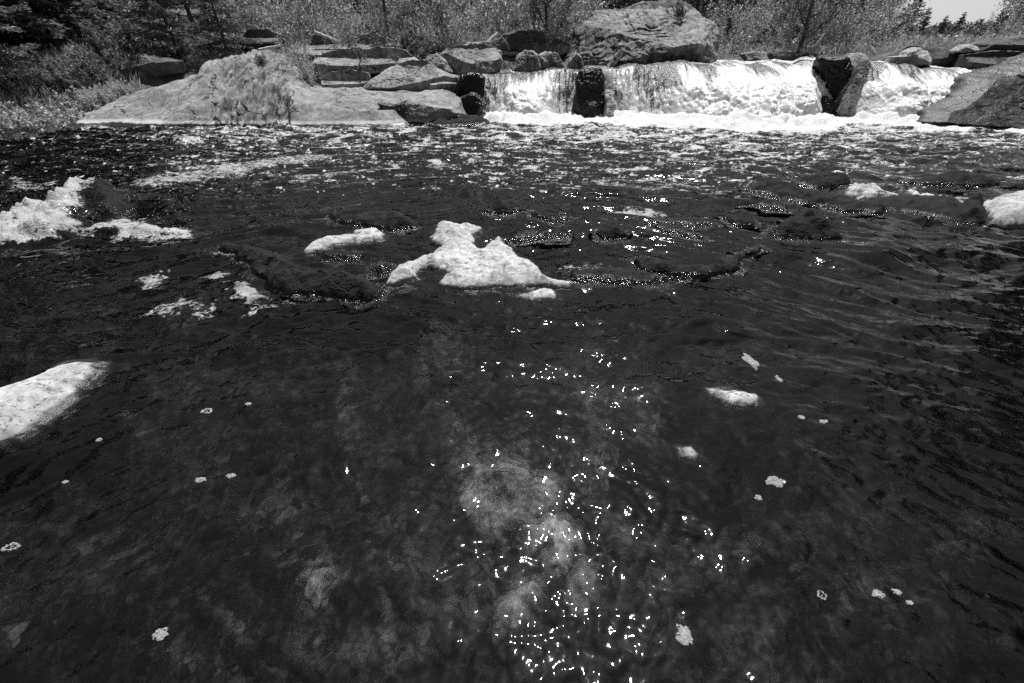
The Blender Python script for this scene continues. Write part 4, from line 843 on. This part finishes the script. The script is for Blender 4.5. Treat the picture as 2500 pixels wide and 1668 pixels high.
# far wood (one mass) closing the view behind the trees
rs = np.random.RandomState(31); C = []
spot_ = []
for k in range(330):
    px = rs.uniform(-500, 3100); Yd = rs.uniform(34, 62) if px < 2090 else rs.uniform(75, 125)
    spot_.append((XatPx(px, Yd, 2.0), Yd, rs.uniform(7.5, 13) if px < 2090 else rs.uniform(2.3, 3.3) + 6*sst(2330, 2600, px)))
for k in range(90): spot_.append((rs.uniform(17, 32), rs.uniform(-18, 15), rs.uniform(8, 13)))
for k in range(80): spot_.append((rs.uniform(-40, -20), rs.uniform(-18, 16), rs.uniform(9, 16)))
for k in range(60): spot_.append((rs.uniform(-30, 30), rs.uniform(-26, -12), rs.uniform(9, 14)))
for k, (X, Yd, hh) in enumerate(spot_):
    w_ = rs.uniform(1.8, 3.2) if hh > 4 else rs.uniform(1.4, 2.4); m = 700 if hh > 4 else 380; g0 = 1.45 + .004*max(Yd, 0)
    u = rs.normal(size=(m, 3)); u /= np.linalg.norm(u, axis=1)[:, None]; rad = rs.uniform(.45, 1, size=(m, 1))**.6
    c = np.array((X, Yd, g0 + hh*.47)) + u*rad*np.array((w_, w_, hh*.52))*(1 + .25*pn(u[:, 0]*2.5 + k, u[:, 1]*2.5, u[:, 2]*2.5))[:, None]
    C.append(c)
V, F = leaves(np.concatenate(C), .38, rs, 1.5)
tag(obj('far_wood', V, F, M_FARLEAF, smooth=False), 'dim mass of woodland behind the falls and round the river', 'woodland', kind='stuff')

# dry grass and weeds
rs = np.random.RandomState(41); n = 70000
px = rs.uniform(-200, 2500, n); Yd = rs.uniform(10.5, 24, n)
X = (px - 1250)/FOC*(Yd*CP + .4*SP); wl = np.interp(X, WLX, WLY)
ok = (pn(X*.8, Yd*.8, 3) > -.25) & np.where(X < -11.5, Yd > wl + .5, np.where(X < -.5, Yd > wl + 3.2, Yd > 18.2))
X, Yd = X[ok], Yd[ok]; m = len(X); zg = ground(X, Yd); hgt = rs.uniform(.08, .34, m); a = rs.uniform(0, 6.28, m); wv = rs.uniform(.003, .008, m)
lx, ly = rs.normal(size=m)*.35*hgt, rs.normal(size=m)*.35*hgt
V = np.stack((np.stack((X - np.cos(a)*wv, Yd - np.sin(a)*wv, zg - .03), -1), np.stack((X + np.cos(a)*wv, Yd + np.sin(a)*wv, zg - .03), -1),
              np.stack((X + lx*.4 + np.cos(a)*wv*.7, Yd + ly*.4 + np.sin(a)*wv*.7, zg + hgt*.6), -1), np.stack((X + lx, Yd + ly, zg + hgt), -1)), 1).reshape(-1, 3)
tag(obj('grass', V, np.arange(4*m).reshape(-1, 4), M_GRASS, smooth=False, origin=np.zeros(3)), 'dry pale grass growing over the far bank', 'grass', kind='stuff')
# leaf cover low on the bank
n = 60000; px = rs.uniform(-300, 2500, n); Yd = rs.uniform(13, 27, n)
X = (px - 1250)/FOC*(Yd*CP + .4*SP); wl = np.interp(X, WLX, WLY)
cl = fbm(X*.9, Yd*.9, 6, 3); ok = (cl > -.05) & np.where(X < -.5, Yd > wl + 3.4, Yd > 18.3)
X, Yd, cl = X[ok], Yd[ok], cl[ok]; zz_ = ground(X, Yd) + rs.uniform(0, 1, len(X))**1.5*(.25 + .7*np.clip(cl, 0, 1))
V, F = leaves(np.stack((X, Yd, zz_), -1), .06, rs)
tag(obj('undergrowth', V, F, M_LEAF, smooth=False, origin=np.zeros(3)), 'low leafy undergrowth covering the far bank', 'undergrowth', kind='stuff')
# grass mound above the broken boulders
rs = np.random.RandomState(43); c = PY(1325, 122, 17.4); B = Acc()
for _ in range(420):
    a = rs.uniform(0, 6.28); r = math.sqrt(rs.rand())*.55; p0 = (r*cos(a)*1.3, r*sin(a)*.7, -.1); p_ = bend(p0, (cos(a)*.6 + rs.normal()*.3, sin(a)*.6, 1), rs.uniform(.25, .5), 3, rs, -.15, .1)
    B.tube(p_, .006, .002, 3)
o = link('grass_tuft', B.mesh('grass_tuft'), M_LEAFD, None, (c[0], c[1], c[2] - .05)); tag(o, 'rounded grass mound above the pale broken boulders', 'grass tuft')

# driftwood, leaning birch
def stick(name, label, a, b, r0, r1, mat, cat, seed):
    rs = np.random.RandomState(seed); a, b = np.array(a), np.array(b); t = np.linspace(0, 1, 9)[:, None]
    p = a*(1 - t) + b*t + rs.normal(size=(9, 3))*np.linalg.norm(b - a)*.006; A_ = Acc(); A_.tube(p - a, r0, r1, 8)
    f = A_.v[0]; A_.add(np.vstack((f[:8], (p[0] - a)[None])), [(k, (k+1) % 8, 8, 8) for k in range(8)][:0] or np.zeros((0, 4), int))
    o = link(name, A_.mesh(name), mat, None, a); return tag(o, label, cat)
stick('log', 'bleached driftwood log lying over a dark ledge above the thicket edge', PY(768,78,17.4), PY(832,104,17.2), .05, .035, M_DRIFT, 'log', 1)
stick('log', 'short bleached driftwood stub poking up behind the big cracked boulder', PY(1190,106,16.4), PY(1216,81,16.6), .06, .05, M_DRIFT, 'log', 2)
stick('log', 'pale thin log lying on the crown of the outcrop', PY(632,122,14.9), PY(690,110,15.2), .035, .025, M_DRIFT, 'log', 3)
stick('log', 'pale stick lying flat behind the big cracked boulder', PY(1140,107,16.3), PY(1200,103,16.3), .03, .025, M_DRIFT, 'log', 4)
stick('birch_pole', 'thin white birch leaning right behind the small blocks', PY(1970,138,18.6), PY(2062,18,19.4), .035, .012, M_DRIFT, 'tree', 5)
stick('stick', 'fallen grey stick leaning in the left hillside', PY(262,92,16.4), PY(290,108,16.2), .03, .02, M_DRIFT, 'stick', 6)
